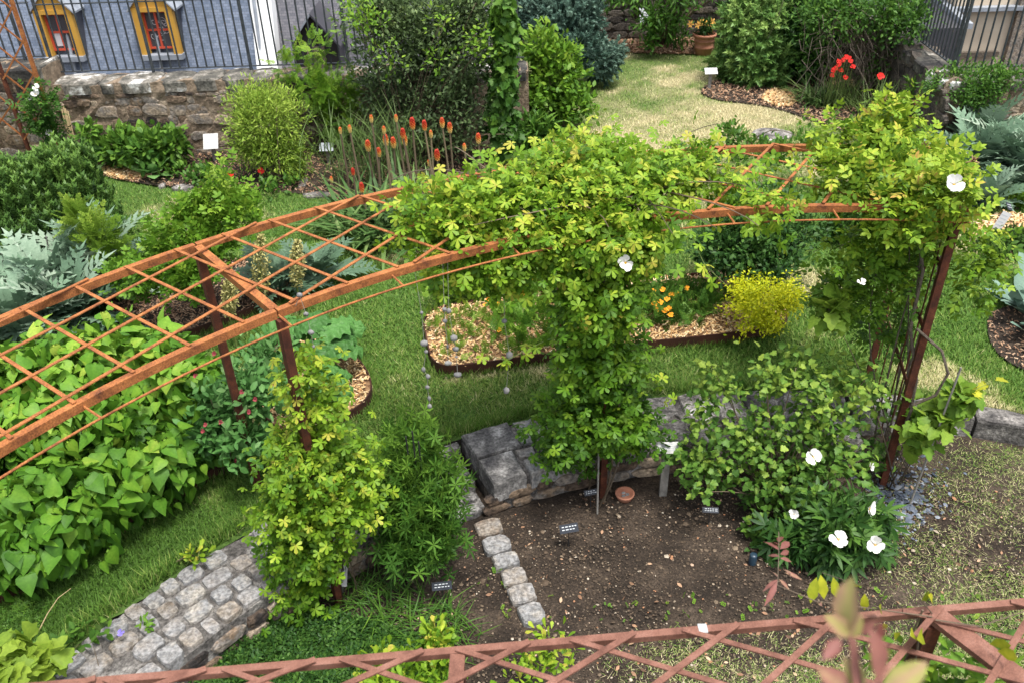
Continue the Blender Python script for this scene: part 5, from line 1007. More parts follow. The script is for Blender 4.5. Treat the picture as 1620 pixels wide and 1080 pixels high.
# ---- dark whorled plant with metal obelisk
dk_ = bush('bedding_clump', 'dark green whorled leaved plant growing through a black frame', 'shrub', G(655, 905), [bl(660, 790, 4.35, 75, 60, 90, .3), bl(640, 850, 4.25, 70, 50, 70, .28), bl(690, 840, 4.25, 50, 50, 55, .25), bl(660, 735, 4.5, 65, 45, 55, .28), bl(620, 780, 4.4, 30, 50, 30, .2), bl(655, 690, 4.6, 50, 28, 30, .22)], WHORL, .07, 'midgreen', nleaf=5, sig=.05, seed=85, shell=.4, amp=.22, out=.5, upb=.5, rnd=.6, nup=.0, age=.55, t0=.58, singles=240, cell=14, nst=36, r0=.005, smat='greenstem')
ob = thing('plant_support', 'slim black metal plant support inside the whorled plant', 'plant support', G(660, 880))
for (x, y, x2, y2) in ((642, 690, 640, 830), (652, 682, 655, 800), (662, 698, 668, 790), (690, 760, 700, 870)):
    p = atY(x, y, 4.42); MB().tube([p, np.array([p[0], p[1], 0])], .006, None, 6).build('rod', 'black_paint', ob)
for z in (.35, .7): MB().tube([atY(655, 800, 4.42)*[1, 1, 0]+[.1*math.cos(a_), .1*math.sin(a_), z] for a_ in np.linspace(0, 2*PI, 16)], .004, None, 5).build('ring', 'black_paint', ob)
we = bush('weigela', 'straggly bush with dusky red flowers between the left posts', 'shrub', G(365, 730), [bl(350, 640, 5.2, 50, 45, 60, .35), bl(400, 620, 5.1, 45, 50, 60, .3), bl(385, 690, 4.95, 45, 40, 50, .28), bl(330, 690, 5.0, 30, 30, 24, .2), bl(420, 560, 5.5, 40, 35, 36, .3)], OV, .075, 'rhubarb', nleaf=7, sig=.05, seed=86, shell=.3, t0=.35, nst=24, r0=.007)
for k, (x, y) in enumerate([(405, 632), (383, 620), (350, 668), (326, 672), (435, 608), (395, 652), (322, 682), (310, 595), (375, 730), (340, 560)]):
    flower(we, atY(x, y, 4.85), 6, .024, 'pink_petal', 'pink_petal', seed=760+k, cup=.8, face=(0, -.5, .6), name='blossom')
# ---- groundcover and near weeds
def cover(name, label, cat, px, n, T, size, m, h, seed, z=0., t0=.45, up=.5, kind='stuff'):
    poly = wp(px, z); r_ = np.random.default_rng(seed); lo, hi = poly.min(0), poly.max(0); p = r_.uniform(lo, hi, (n*4, 2)); p = p[inpoly(p[:, 0], p[:, 1], poly)][:n]; n = len(p)
    P = np.c_[p, z+soilz(p[:, 0], p[:, 1])*(z < .2)+r_.uniform(.01, h, n)*(.5+.5*hsh(p[:, 0]*4, p[:, 1]*4))]; Y = r_.normal(0, 1, (n, 3)); Y[:, 2] = np.abs(Y[:, 2])*.4+up; X, Y, Z = frames(Y, r_.normal(0, .4, (n, 3))+[0, 0, 1])
    V, Fc = bake(T, P, X, Y, Z, size*r_.uniform(.6, 1.3, n)); o = obj(name, V, Fc, m, None, np.repeat(np.clip(t0+r_.normal(0, .18, n), 0, 1), len(T[0])), False, kind); return tag(o, label, cat, kind=kind)
cover('periwinkle', 'dark green periwinkle carpet below the cobbled wall', 'ground cover', [(280, 1080), (350, 1035), (430, 985), (520, 975), (640, 1000), (720, 1040), (740, 1110), (250, 1120)], 9000, merge([xf(TINY, a_, 1, tilt=.3) for a_ in (0, 2.1, 4.2)]), .036, 'deep', .13, 90, 0., .6)
cover('weeds', 'thin straggling weeds around the whorled plant', 'weeds', [(540, 960), (560, 900), (640, 930), (720, 960), (760, 1020), (700, 1060), (600, 1020)], 500, strapleaf(.5, .02), .2, 'midgreen', .06, 91, 0., .5)
cover('weeds', 'scattered tiny green weeds on the stony soil', 'weeds', [(740, 900), (800, 990), (1160, 985), (1620, 1000), (1620, 900), (1300, 930), (900, 960), (780, 900)], 110, SPRIG, .045, 'lovage', .02, 92, 0., .5)
bush('young_shrub', 'yellow green young shrub under the near pergola beam', 'shrub', G(680, 1040), [bl(690, 1010, 3.4, 26, 34, 22, .12), bl(640, 1060, 3.2, 60, 26, 36, .2), bl(600, 1075, 3.1, 50, 20, 24, .2), bl(700, 1060, 3.2, 30, 26, 22, .15)], OBOV, .06, 'akebia', nleaf=6, sig=.04, seed=93, t0=.65, nst=14, r0=.004, upb=.6)
bush('young_shrub', 'small bright sprigs between the near lattice strips', 'shrub', G(850, 1050), [bl(840, 1050, 3.2, 40, 22, 16, .15), bl(870, 1020, 3.35, 22, 26, 12, .12), bl(820, 1075, 3.1, 40, 16, 12, .15), bl(885, 1045, 3.2, 16, 30, 8, .1)], OBOV, .055, 'akebia', nleaf=4, sig=.04, seed=94, t0=.65, nst=10, r0=.004, upb=.6)
gl = bush('grape_vine', 'bright lobed vine leaves at the bottom left corner', 'vine', np.array([*at(-30, 1100, .3)[:2], LAWN]), [bz(20, 1050, .75, .2, .2, .15, 14), bz(60, 1045, .7, .16, .15, .1, 9), bz(-10, 1090, .8, .2, .2, .12, 10)], LOBE, .1, 'vineleaf', nleaf=4, sig=.05, seed=95, upb=-.1, nup=1, t0=.7, singles=60, cell=10, nst=8, r0=.005)
pv = bush('periwinkle_plant', 'violet flowered periwinkle creeping over the cobbles', 'periwinkle', np.array([*at(120, 1030, .3)[:2], LAWN]), [bz(130, 1010, .34, .12, .1, .05, 8), bz(170, 1000, .34, .1, .08, .04, 5), bz(100, 1030, .36, .16, .12, .06, 10), bz(60, 1060, .36, .2, .12, .08, 12)], OV, .07, 'midgreen', nleaf=4, sig=.04, seed=96, t0=.5, nst=4, r0=.003)
flower(pv, at(192, 1000, .39), 5, .028, 'violet_petal', 'violet_petal', seed=5, cup=.15)
lp = bush('low_weed', 'little yellow green weed rooted among the cobbles', 'weed', at(235, 985, .31), [bz(233, 985, .36, .03, .03, .02, 3)], OV, .045, 'lovage', nleaf=4, sig=.015, seed=97, nst=0)
bush('sprout', 'yellow green sprout at the lawn edge of the cobbled wall', 'weed', at(305, 885, .3), [bz(305, 880, .37, .07, .05, .05, 8)], OBOV, .06, 'akebia', nleaf=4, sig=.03, seed=98, nst=4, t0=.7)
# ---- right edge plants
lr = thing('comfrey', 'broad leaved blue green plant at the right edge', 'comfrey', G(1640, 540)); P, Y, Z, S = [], [], [], []; r_ = np.random.default_rng(17)
for k in range(26):
    a_ = 2.4*k; e_ = r_.uniform(.15, 1.1); d = np.array([math.cos(a_)*math.cos(e_), math.sin(a_)*math.cos(e_), math.sin(e_)]); P.append(G(1635+r_.normal(0, 16), 520+r_.normal(0, 26))+d*.1); Y.append(d); Z.append([-d[0]*.6, -d[1]*.6, 1]); S.append(r_.uniform(.28, .45))
leaves(lr, OV, P, np.array(Y), np.array(Z), np.array(S), 'bluegrey', r_.uniform(.4, .9, 26), singles=60, cell=1)
for k, (x, y, wd, hh, m_, lb) in enumerate([(1612, 390, 30, 26, 'rosemary', 'round lavender mound at the right edge'), (1570, 395, 20, 16, 'rosemary', 'small lavender mound beside the chip bed'), (1545, 315, 34, 18, 'bluegrey', 'grey green thyme mat below the cardoon'), (1600, 320, 26, 14, 'lovage', 'bright thyme mat beside the black label'), (1330, 365, 45, 30, 'midgreen', 'dark low shrub behind the rose')]):
    bush('herb_mound', lb, 'herb', G(x, y+hh*.7), [bl(x, y, G(x, y+hh*.7)[1]+.1, wd, hh, 70, .25)], SPIKE, .1, m_, nleaf=9, sig=.04, seed=100+k, nst=4, upb=.8)
bush('white_rose', 'small climbing rose with pale blooms on the left trellis', 'rose', at(78, 232, LAWN), [bl(70, 165, 11.6, 34, 36, 34, .2), bl(55, 190, 11.6, 30, 26, 22, .2), bl(80, 210, 11.6, 26, 18, 16, .2)], PINN, .13, 'midgreen', nleaf=5, sig=.06, seed=106, shell=.2, t0=.35, nst=10, r0=.008)
wr = bpy.data.objects['white_rose']
for k, (x, y) in enumerate(((58, 140), (57, 150), (52, 156), (78, 212))): flower(wr, atY(x, y, 11.5), 6, .06, 'white_petal', seed=780+k)
cs = thing('bamboo_canes', 'cluster of thin bamboo canes leaning on the far wall', 'canes', G(108, 218))
for k, (x, y) in enumerate(((97, 170), (103, 172), (107, 176), (100, 168))):
    p = atY(x, y, 12.0); MB().tube([p, np.array([p[0]+.06, p[1]-.25, LAWN])], .011, .012, 6).build('cane', 'cane', cs)
# ---- things very near the camera: rose shoot, bronze shoots, stems on the near pergola
fg = thing('rose_shoot', 'blurred bronze green rose shoot close to the camera', 'rose', (.38, .28, 0))
tip = lambda x, y, dep: np.array([0, 0, CAMZ])+RM@np.array([(x-810)/F, (y-540)/F, 1.])*dep
T_ = fan([(0, 0), (.16, .2), (.26, .45), (.17, .78), (0, 1)], .35, .12)
P, Y, Z, S, tn = [], [], [], [], []
for (x0, y0, x1, y1, dp, t_, zf) in [(1340, 1000, 1342, 918, .85, .62, (-.8, -.5, .2)), (1345, 1005, 1312, 975, .85, .7, (.2, -.6, .7)), (1338, 1010, 1362, 975, .86, .75, (0, -.6, .7)), (1350, 1000, 1385, 985, .87, .3, (0, -.7, .6)), (1330, 1010, 1305, 1040, .84, .25, (0, -.3, .9)), (1390, 1075, 1385, 1000, .83, .3, (.5, -.7, .3)), (1395, 1095, 1465, 1050, .8, .72, (-.1, -.6, .8)), (1345, 1095, 1300, 1060, .85, .55, (0, -.5, .8)), (1365, 1090, 1340, 1045, .86, .72, (0, -.5, .8)), (1385, 1020, 1395, 985, .84, .05, (.4, -.8, .3)), (1400, 1090, 1430, 1105, .8, .2, (0, -.4, .9))]:
    a_ = tip(x0, y0, dp); b_ = tip(x1, y1, dp*.985); P.append(a_); Y.append(b_-a_); Z.append(zf); S.append(np.linalg.norm(b_-a_)*1.05); tn.append(t_)
leaves(fg, T_, P, np.array(Y), np.array(Z, float), np.array(S), 'bronze', np.array(tn), singles=30, cell=1)
mb = MB(); 
for (x, y, dp) in ((1345, 1003, .85), (1352, 1010, .86), (1390, 1075, .83), (1340, 1090, .86)):
    p = tip(x, y, dp); q = tip(x+12, 1110, dp*.98); mb.tube([p, p*.4+q*.6, q, np.array([.38, .28, 3.2]), np.array([.38, .27, 0])], .0022, .004, 6, .5)
mb.build('stem', 'bronze', fg)
hs2 = thing('bronze_climber', 'climber with bronze and lime young leaves on the near pergola', 'climber', (1.5, 1.85, 0))
r_ = np.random.default_rng(19)
def shoot(root, pts, r=.0025, m='stem'): MB().tube(pts, r, r*.6, 5, r_.random()).build('shoot', m, root)
base = np.array([1.5, 1.9, 0]); j = at(1470, 975, 2.42)
for k in range(4): shoot(hs2, [base+r_.normal(0, .03, 3)*[1, 1, 0], base+[r_.normal(0, .08), r_.normal(0, .08), .9], base+[r_.normal(0, .1), .02+r_.normal(0, .06), 1.7], j+r_.normal(0, .03, 3)], .006)
s1 = [at(1475, 975, 2.42), at(1380, 962, 2.45), at(1290, 950, 2.5), at(1230, 925, 2.52), at(1232, 880, 2.56), at(1232, 840, 2.6)]; shoot(hs2, s1)
s2 = [at(1475, 970, 2.42), at(1440, 930, 2.5), at(1400, 910, 2.55), at(1360, 925, 2.55), at(1300, 905, 2.55)]; shoot(hs2, s2, .002)
s3 = [at(1480, 980, 2.42), at(1550, 990, 2.42), at(1640, 960, 2.46)]; shoot(hs2, s3, .003)
P, Y, Z, S, tn = [], [], [], [], []
for (x0, y0, x1, y1, t_) in [(1232, 915, 1208, 930, .4), (1230, 918, 1215, 952, .2), (1232, 915, 1250, 930, .5), (1230, 912, 1222, 898, .95), (1242, 905, 1270, 912, .45), (1252, 908, 1240, 895, .95), (1234, 880, 1215, 874, .3), (1234, 882, 1254, 885, .4), (1233, 870, 1212, 850, .2), (1234, 868, 1252, 852, .2), (1232, 858, 1236, 842, .05), (1234, 862, 1222, 852, .1), (1234, 876, 1252, 870, .15), (1300, 958, 1295, 948, .95), (1318, 962, 1308, 965, .5)]:
    a_ = at(x0, y0, 2.53); b_ = at(x1, y1, 2.5); P.append(a_); Y.append(b_-a_); Z.append(r_.normal(0, .3, 3)+[0, -.3, 1]); S.append(np.linalg.norm(b_-a_)*1.15); tn.append(t_)
leaves(hs2, LANCE, P, np.array(Y), np.array(Z), np.array(S), 'bronze', np.array(tn), singles=40, cell=1)
P, Y, Z, S = [], [], [], []
for (x0, y0, x1, y1) in [(1292, 912, 1282, 950), (1298, 908, 1305, 945), (1318, 912, 1325, 945), (1360, 925, 1350, 920), (1368, 938, 1368, 965), (1398, 985, 1400, 1000), (1468, 940, 1482, 952), (1470, 935, 1465, 948), (1415, 1000, 1425, 1012), (1440, 1005, 1455, 1000), (1450, 1010, 1470, 1003), (1390, 958, 1400, 966), (1600, 1020, 1575, 1015), (1610, 1040, 1590, 1030)]:
    a_ = at(x0, y0, 2.5); b_ = at(x1, y1, 2.44); P.append(a_); Y.append(b_-a_); Z.append(r_.normal(0, .3, 3)+[0, -.5, 1]); S.append(np.linalg.norm(b_-a_)*1.1)
leaves(hs2, fan([(0, 0), (.17, .3), (.2, .65), (0, 1)], .2, .2), P, np.array(Y), np.array(Z), np.array(S), 'yellowleaf', r_.uniform(.1, .7, len(P)), singles=40, cell=1)
bush('', '', '', base, [bl(1470, 1060, 1.95, 60, 30, 22, .2), bl(1560, 1050, 1.9, 60, 26, 18, .2), bl(1420, 1040, 2.0, 30, 30, 10, .15), bl(1500, 1085, 1.8, 90, 20, 18, .2)], fan([(0, 0), (.17, .3), (.2, .65), (0, 1)], .2, .2), .075, 'lovage', nleaf=3, sig=.05, seed=110, nst=16, r0=.003, upb=-.2, t0=.4, parent=hs2)
# ================================================================== SIGNS, LABELS, SMALL THINGS
def plaque(label, xb, yb, xt, yt, wpx, dep, tilt, m='plaque', post='greywood', rz=0, pw=.05):
    b = G(xb, yb); d = ray(xt, yt); t = b[1]/d[1]; top = np.array([b[0], b[1], CAMZ+d[2]*t]); s = mpp(top); wd = wpx*s
    root = thing('plant_sign', label, 'sign', b)
    MB().box((b[0], b[1]+.02, (b[2]+top[2])/2-.02), pw, .035, top[2]-b[2]-.04).build('post', post, root)
    Yv = np.array([math.sin(rz)*math.cos(tilt)*-1, math.cos(rz)*math.cos(tilt), math.sin(tilt)]); X = np.array([math.cos(rz), math.sin(rz), 0]); Z = np.cross(X, Yv)
    MB().box(top, wd, dep, .008, X, Yv, Z).build('panel', m, root)
    mb = MB(); r_ = np.random.default_rng(int(xb))
    for k in range(4): mb.box(top+Z*.005+Yv*dep*(.3-.18*k)+X*wd*r_.uniform(-.06, .02), wd*r_.uniform(.45, .75), dep*.035, .0015, X, Yv, Z)
    mb.build('lettering', 'greyplaque', root)
plaque('white sign panel on short post below the far stone wall', 341, 258, 337, 224, 23, .24, .75, rz=.1)
plaque('grey sign panel beside the light green bush', 521, 262, 517, 233, 22, .14, .6, 'greyplaque')
plaque('white sign on grey post at the far lawn edge', 1122, 143, 1122, 113, 20, .13, .6)
plaque('tilted grey sign board in front of the dark conifer', 1284, 122, 1288, 97, 20, .2, .8, 'greyplaque', rz=.5)
plaque('pale sign panel near the dark back wall', 1018, 70, 1019, 25, 17, .3, .9, 'greyplaque')
plaque('white sign leaning beside the right lavender', 1578, 372, 1586, 350, 14, .22, 1.0, rz=-1.1)
plaque('white sign on wooden stake under the currant leaves', 1049, 785, 1049, 708, 34, .09, .7, pw=.06)
plaque('white sign behind the left akebia post', 538, 938, 540, 910, 34, .15, .6)
def ptag(label, x, y, wpx, hpx, rz=0, roll=0, zb=None, hgt=.1, stem=True):
    g = G(x, y+hpx*.9+ (hgt/ mpp(G(x, y)))*.8); d = ray(x, y); t = g[1]/d[1]; c = np.array([d[0]*t, g[1], CAMZ+d[2]*t]); s = mpp(c)
    root = thing('plant_label', label, 'plant label', (c[0], c[1], g[2])); X = np.array([math.cos(rz)*math.cos(roll), math.sin(rz)*math.cos(roll), math.sin(roll)]); Y = unit(np.array([-math.sin(rz)*.5, .75, .65])); Y = unit(Y-X*(X@Y)); Z = np.cross(X, Y)
    if stem: MB().tube([(c[0], c[1]+.004, g[2]-.02), c+[0, .004, 0]], .004, None, 5).build('stake', 'black_paint', root)
    MB().box(c, wpx*s, hpx*s, .004, X, Y, Z).build('panel', 'black_tag', root)
    mb = MB(); r_ = np.random.default_rng(int(x+y))
    for row in (.2, -.12):
        u = -.38
        while u < .34:
            l = r_.uniform(.08, .2); mb.box(c+Z*.003+X*wpx*s*(u+l/2)+Y*hpx*s*row, wpx*s*l*.8, hpx*s*.1, .001, X, Y, Z); u += l+.03
    mb.build('lettering', 'tag_print', root)
for a_ in [('black plant label at left of the far hydrangea', 172, 229, 16, 9, 0, .08), ('black plant label at right of the far hydrangea', 293, 242, 13, 8), ('black plant label beside the far white sign', 358, 227, 11, 7, 0, -.1), ('upright black label in the back of the chip bed', 745, 455, 11, 13, .6, -.5),
           ('black label on the open soil in front of the low wall', 900, 835, 30, 14, 0, .2), ('black label in front of the whorled plant', 699, 926, 32, 13, 0, .12), ('black label tied to the middle pergola post', 935, 778, 22, 9, 0, .2), ('black label lying under the currant bush', 1124, 806, 26, 9, 0, -.1),
           ('small black label right of the juniper', 1242, 122, 12, 7), ('black label within the daylily clump', 1301, 145, 14, 7, 0, -.1), ('dark label at the foot of the juniper', 1205, 131, 9, 5), ('square black label at the right edge near the thyme', 1597, 327, 14, 14, .4, -.4), ('dark label on the post by the back chips', 1040, 60, 9, 6)]:
    ptag(*a_)
# hanging pebble mobiles
def mobile(label, x, y, stones, zt=2.37):
    p = at(x, y, zt); root = thing('pebble_mobile', label, 'mobile', p); zs = []
    for k, (sx, sy, w_, h_) in enumerate(stones):
        w_, h_ = w_*.85, h_*.85
        d = ray(sx, sy); t = p[1]/d[1]; z = CAMZ+d[2]*t; q = np.array([d[0]*t, p[1], z]); s = mpp(q); zs.append(q)
        r_ = np.random.default_rng(int(sx*7+sy)); n = 10; V = []
        for i in range(5):
            v = -1+2*i/4; rr = math.sqrt(max(0, 1-v*v))*.96+.04
            for j in range(n): a_ = 2*PI*j/n; V.append(q+np.array([rr*math.cos(a_)*w_*s/2, rr*math.sin(a_)*w_*s*.35, v*h_*s*.55])*(1+r_.normal(0, .06)))
        Fc = [(i*n+j, i*n+(j+1) % n, (i+1)*n+(j+1) % n, (i+1)*n+j) for i in range(4) for j in range(n)]+[tuple(range(n))[::-1], tuple(4*n+j for j in range(n))]
        obj('pebble', V, Fc, 'greystone', root, None, True)
    MB().tube([p]+sorted(zs, key=lambda q: -q[2]), .0018, None, 4).build('string', 'string', root)
mobile('left string of small grey pebbles hanging over the lawn', 655, 423, [(667, 495, 7, 8), (671, 543, 15, 14), (674, 556, 8, 8), (670, 584, 8, 12), (677, 595, 9, 12), (676, 612, 8, 9), (679, 630, 7, 13), (680, 642, 9, 11)])
mobile('string of flat brown pebbles over the chip bed corner', 700, 411, [(703, 490, 9, 10), (704, 508, 9, 9), (708, 548, 5, 9), (709, 574, 15, 10)])
mobile('string of larger pebbles in front of the chip bed', 708, 409, [(710, 492, 10, 12), (718, 535, 15, 15), (721, 552, 12, 11), (722, 564, 7, 4), (724, 592, 16, 10)])
mobile('string with two big speckled pebbles right of the chip bed', 796, 384, [(798, 508, 11, 10), (806, 562, 14, 18), (801, 617, 12, 15)])
mobile('string of white pebbles beside the left pergola post', 468, 484, [(474, 467, 12, 10), (484, 497, 10, 9), (492, 526, 12, 11), (496, 548, 6, 7)], 2.4)
# pots and caps
sp = G(988, 788); s_ = thing('terracotta_saucer', 'small terracotta saucer on the soil below the low wall', 'saucer', sp)
MB().lathe(sp, [(0, .004), (.055, .0), (.075, .05), (.078, .062), (.066, .062), (.058, .045), (0, .04)], 24).build('bowl', 'terracotta', s_, True)
for k in range(4):
    V, Fc = pillow(rrect(.03, .02, 8, 3, .1, k), sp[2]+.038, sp[2]+.052, .2, .003, k); obj('pebble', V+[sp[0]+.02*math.cos(k*2), sp[1]+.02*math.sin(k*2), 0], Fc, 'greystone', s_, None, True)
cp = G(1190, 890); o = MB().lathe(cp, [(0, .09), (.024, .09), (.028, .082), (.028, 0)], 18).build('hose_cap', 'hose_cap', None, True); tag(o, 'small dark blue plastic cap standing on the soil', 'cap')
stk = thing('bamboo_stake', 'thin wooden stake leaning on the middle pergola post', 'stake', G(945, 812)); p = atY(948, 672, 4.98); MB().tube([p, G(945, 812)], .007, .008, 6).build('cane', 'greywood', stk)
stk = thing('bamboo_stake', 'thin metal stake beside the right pergola post', 'stake', G(1439, 798)); b_ = G(1439, 798); MB().tube([b_+[.06, 0, 1.3], b_], .007, .008, 6).build('cane', 'greywood', stk)
stk = thing('bamboo_stake', 'grey rod standing in the left cardoon', 'stake', G(90, 460)); p = atY(73, 375, 8.1); MB().tube([p, G(90, 460)], .008, .008, 6).build('cane', 'greywood', stk)
# ================================================================== LOOSE GROUND COVER
def pebbles(name, label, n, seed, region, size, m, z=None, flat=.55, t0=.45, td=.25):
    r_ = np.random.default_rng(seed); p = region(r_, n); n = len(p)
    T = (np.array([(1, 0, 0), (.3, .9, 0), (-.8, .6, 0), (-.9, -.5, 0), (.2, -1, 0), (0, .1, .7)]), np.array([(0, 1, 5), (1, 2, 5), (2, 3, 5), (3, 4, 5), (4, 0, 5)]))
    P = np.c_[p, (soilz(p[:, 0], p[:, 1])+.006 if z is None else z+0*p[:, 0])]; Zd = np.array([0, 0, 1])+r_.normal(0, .3, (n, 3)); X, Y, Z = frames(np.c_[r_.normal(0, 1, (n, 2)), 0*p[:, 0]], Zd); Z = Z*flat
    V, Fc = bake(T, P, X, Y, Z, size*r_.lognormal(0, .5, n)); o = obj(name, V, Fc, m, None, np.repeat(np.clip(r_.normal(t0, td, n), 0, 1), 6), False, 'stuff'); return tag(o, label, 'gravel', kind='stuff')
def visible_soil(r_, n):
    P = np.c_[r_.uniform(-1.9, 4.9, n*3), r_.uniform(2.2, 5.3, n*3)]; ok = (np.hypot(P[:, 0]-C0[0], P[:, 1]-C0[1]) < 5.1) & (r_.random(len(P)) < .85+.4*hsh(P[:, 0]*2.1+1, P[:, 1]*2.1)+.25*hsh(P[:, 0]*5, P[:, 1]*5+2))
    return P[ok][:n]
pebbles('gravel', 'small pale stones and flint bits strewn over the dark soil', 36000, 201, visible_soil, .0046, 'pebble', t0=.45, td=.26)
pebbles('stones', 'larger loose stones scattered on the dark soil', 450, 202, visible_soil, .010, 'pebble', t0=.65, td=.25)
def slr(r_, n): return np.array([at(r_.normal(1425, 30), r_.normal(785, 26), .03)[:2] for _ in range(n)])
pebbles('slate_chippings', 'blue grey slate chippings round the right pergola post', 600, 203, slr, .012, 'slatechip', None, .25, .5, .25)
r_ = np.random.default_rng(204); q = visible_soil(r_, 330); n = len(q)
Vl, Fl = bake(OV, np.c_[q, soilz(q[:, 0], q[:, 1])+.012], *frames(np.c_[r_.normal(0, 1, (n, 2)), r_.normal(0, .15, n)], r_.normal(0, .5, (n, 3))+[0, 0, 1]), r_.uniform(.02, .05, n))
tag(obj('dry_leaves', Vl, Fl, 'brownchips', None, np.repeat(np.clip(r_.normal(.5, .3, n), 0, 1), len(OV[0])), True, 'stuff'), 'dry brown leaf litter scattered over the soil', 'leaf litter', kind='stuff')
def blades(name, label, P, tint, h, wd, m, seed, lean=.5):
    r_ = np.random.default_rng(seed); n = len(P); ph = r_.uniform(0, 2*PI, n); L = h*r_.uniform(.5, 1.4, n); w_ = wd*r_.uniform(.7, 1.3, n); ln = lean*r_.uniform(.2, 1.6, n)
    b = np.c_[np.cos(ph), np.sin(ph), 0*ph]; dr = np.c_[-np.sin(ph), np.cos(ph), 0*ph]
    A = P-b*w_[:, None]; B = P+b*w_[:, None]; T = P+dr*(ln*L)[:, None]+np.c_[0*ph, 0*ph, L]
    V = np.stack([A, B, T], 1).reshape(-1, 3); o = obj(name, V, np.arange(3*n).reshape(-1, 3), m, None, np.repeat(np.clip(tint, 0, 1), 3), False, 'stuff'); return tag(o, label, 'grass', kind='stuff')
r_ = np.random.default_rng(205)
n = 1040000; q = np.c_[r_.uniform(-330, 1950, n), r_.uniform(60, 1160, n)]
dx = (q[:, 0]-810)/F; dy = (q[:, 1]-540)/F; D = np.c_[dx, dy, np.ones(n)]@RM.T; t = (LAWN-CAMZ)/D[:, 2]; P = D*t[:, None]; P[:, 2] = LAWN+.012*hsh(P[:, 0]*1.5, P[:, 1]*1.5)
rr = np.hypot(P[:, 0]-C0[0], P[:, 1]-C0[1]); ok = (rr > 5.86) & inpoly(P[:, 0], P[:, 1], GARDEN) & (P[:, 1] < 17.6)
for b in BEDS+BORDERS: ok &= ~inpoly(P[:, 0], P[:, 1], b)
ok &= ~((P[:, 1] > WALL_Y-.02) & (P[:, 0] < .4))
P = P[ok]; dist = np.linalg.norm(P-[0, 0, CAMZ], axis=1); keep = r_.random(len(P)) < np.clip((9/dist)**.4, .2, 1)*.95; P = P[keep]; dist = dist[keep]
def fb(P, s, o): return hsh(P[:, 0]*s+o, P[:, 1]*s-o)
dry = .55*fb(P, 1.1, 3)+.45*fb(P, 2.7, 9)+.35*fb(P, 6, 1)
far = np.clip((P[:, 1]-9.8)/2, 0, 1)*np.clip((16.2-P[:, 1])/2.5, .25, 1)*np.exp(-((P[:, 0]-2.9)/1.7)**2); near = np.exp(-(((P[:, 0]+.2)/1.6)**2+((P[:, 1]-6.3)/1.2)**2))
lw = np.clip((-P[:, 0]-1.2)/.8, 0, 1)*np.clip((6-P[:, 1])/1.5, 0, 1)  # left lawn blades: greener, with the shade there kept in the tint
pt = np.clip((fb(P, 1.25, 2)+.6*fb(P, 3.3, 5)-.15)/.55, 0, 1)
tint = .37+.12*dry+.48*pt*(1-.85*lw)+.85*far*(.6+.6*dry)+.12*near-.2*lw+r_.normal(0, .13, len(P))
print('BLADES', len(P))
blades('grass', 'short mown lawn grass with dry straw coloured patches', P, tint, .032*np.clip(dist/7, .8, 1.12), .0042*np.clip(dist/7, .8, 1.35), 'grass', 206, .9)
k = r_.choice(len(P), 120, False); k = k[(tint[k] < .62)]; C_ = P[k]; cid = r_.integers(0, len(C_), 7000); Q = C_[cid]+np.c_[r_.normal(0, .09, (7000, 2)), r_.uniform(.008, .03, 7000)]
okc = np.hypot(Q[:, 0]-C0[0], Q[:, 1]-C0[1]) > 5.86
for b in BEDS+BORDERS: okc &= ~inpoly(Q[:, 0], Q[:, 1], b)
Q = Q[okc]; n = len(Q); TRE = merge([xf(TINY, a_, .9, tilt=.15) for a_ in (0, 2.1, 4.2)]); Vc, Fcv = bake(TRE, Q, *frames(np.c_[r_.normal(0, 1, (n, 2)), 0*Q[:, 0]], r_.normal(0, .3, (n, 3))+[0, 0, 1]), r_.uniform(.014, .026, n))
tag(obj('clover', Vc, Fcv, 'midgreen', None, np.repeat(np.clip(r_.normal(.6, .15, n), 0, 1), len(TRE[0])), True, 'stuff'), 'patches of low clover and weeds in the lawn', 'clover', kind='stuff')
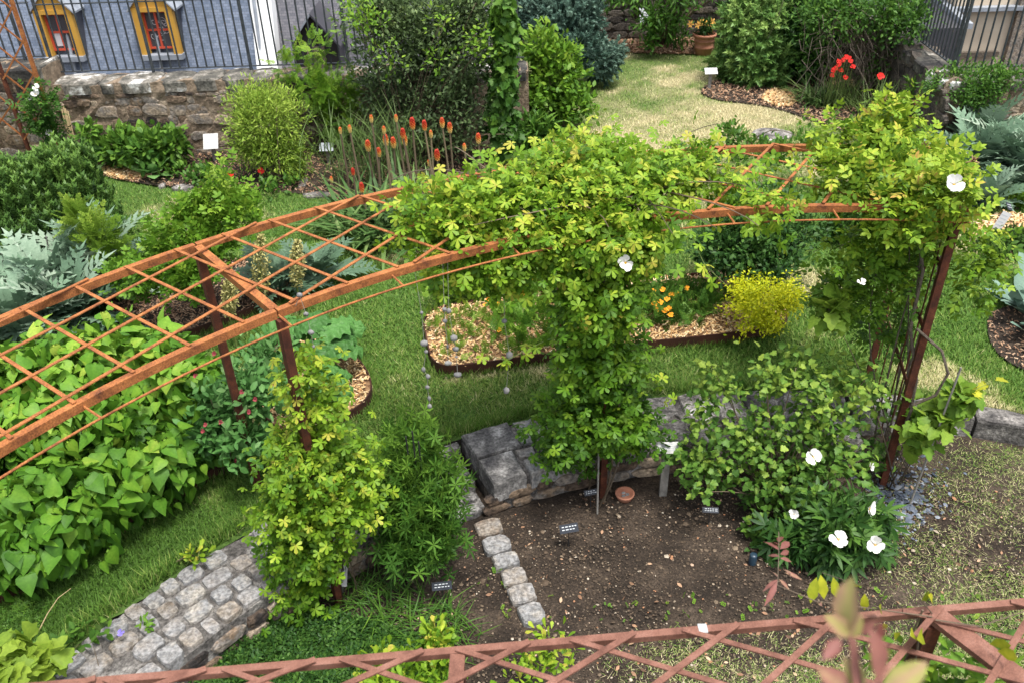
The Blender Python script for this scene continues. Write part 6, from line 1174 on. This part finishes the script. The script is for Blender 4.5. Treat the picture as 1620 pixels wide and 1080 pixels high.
# tussocks along bed edges and wall foot
E_l = []
for b in BEDS:
    k = len(b); 
    for i in range(k):
        a_, c_ = b[i], b[(i+1) % k]; m_ = int(np.linalg.norm(c_-a_)*420); tt = r_.random(m_)[:, None]; e_ = a_+(c_-a_)*tt; cen = b.mean(0); E_l.append(e_+unit(e_-cen)*r_.uniform(.01, .07, (m_, 1)))
th = np.radians(r_.uniform(70, 152, 9000)); rw = r_.uniform(5.82, 5.95, 9000); E_l.append(np.c_[C0[0]+rw*np.cos(th), C0[1]+rw*np.sin(th)])
E2 = np.concatenate(E_l); ok = np.hypot(*(E2-C0).T) > 5.82
for b in BEDS: ok &= ~inpoly(E2[:, 0], E2[:, 1], b)
E2 = E2[ok]; blades('grass', 'longer grass fringing the steel beds and low wall', np.c_[E2, np.full(len(E2), LAWN)], r_.normal(.4, .15, len(E2)), .075, .004, 'grass', 207, .7)
# dry grass on the lower right and bottom
def lowdry(r_, n):
    q = np.c_[r_.uniform(930, 2050, n), r_.uniform(680, 1160, n)]; dd = np.c_[(q[:, 0]-810)/F, (q[:, 1]-540)/F, np.ones(n)]@RM.T; P = dd[:, :2]*((.02-CAMZ)/dd[:, 2])[:, None]; wgt = np.clip((q[:, 0]-1330)/200, 0, 1)*np.clip((q[:, 1]-680)/60, 0, 1)+np.clip((q[:, 1]-985)/60, 0, 1)*np.clip((q[:, 0]-930)/150, 0, 1)
    nn = fb(np.c_[P, P], 2.2, 4)*.5+fb(np.c_[P, P], 5, 1)*.4; rad = np.hypot(P[:, 0]-C0[0], P[:, 1]-C0[1]); ok = (r_.random(n) < wgt*(.62+nn)) & (rad < 5.6); return P[ok], nn[ok]
L, nn = lowdry(r_, 150000)
blades('dry_grass', 'trampled dry straw and grass on the gravel at right', np.c_[L, soilz(L[:, 0], L[:, 1])], .66-.3*nn+r_.normal(0, .22, len(L)), .015, .002, 'grass', 208, 2.2)
tl = thing('grass_stalk', 'single bleached grass stalk leaning over the lawn', 'grass stalk', at(60, 1000, LAWN)); MB().tube([at(60, 1000, LAWN), at(75, 970, .36), at(92, 945, .42), at(112, 930, .42)], .004, .002, 5, 1).build('stalk', 'cane', tl)
print('TRIS', sum(len(m_.polygons) for m_ in bpy.data.meshes)); print('SINGLES', NSING[0], 'OBJ', len(bpy.data.objects))
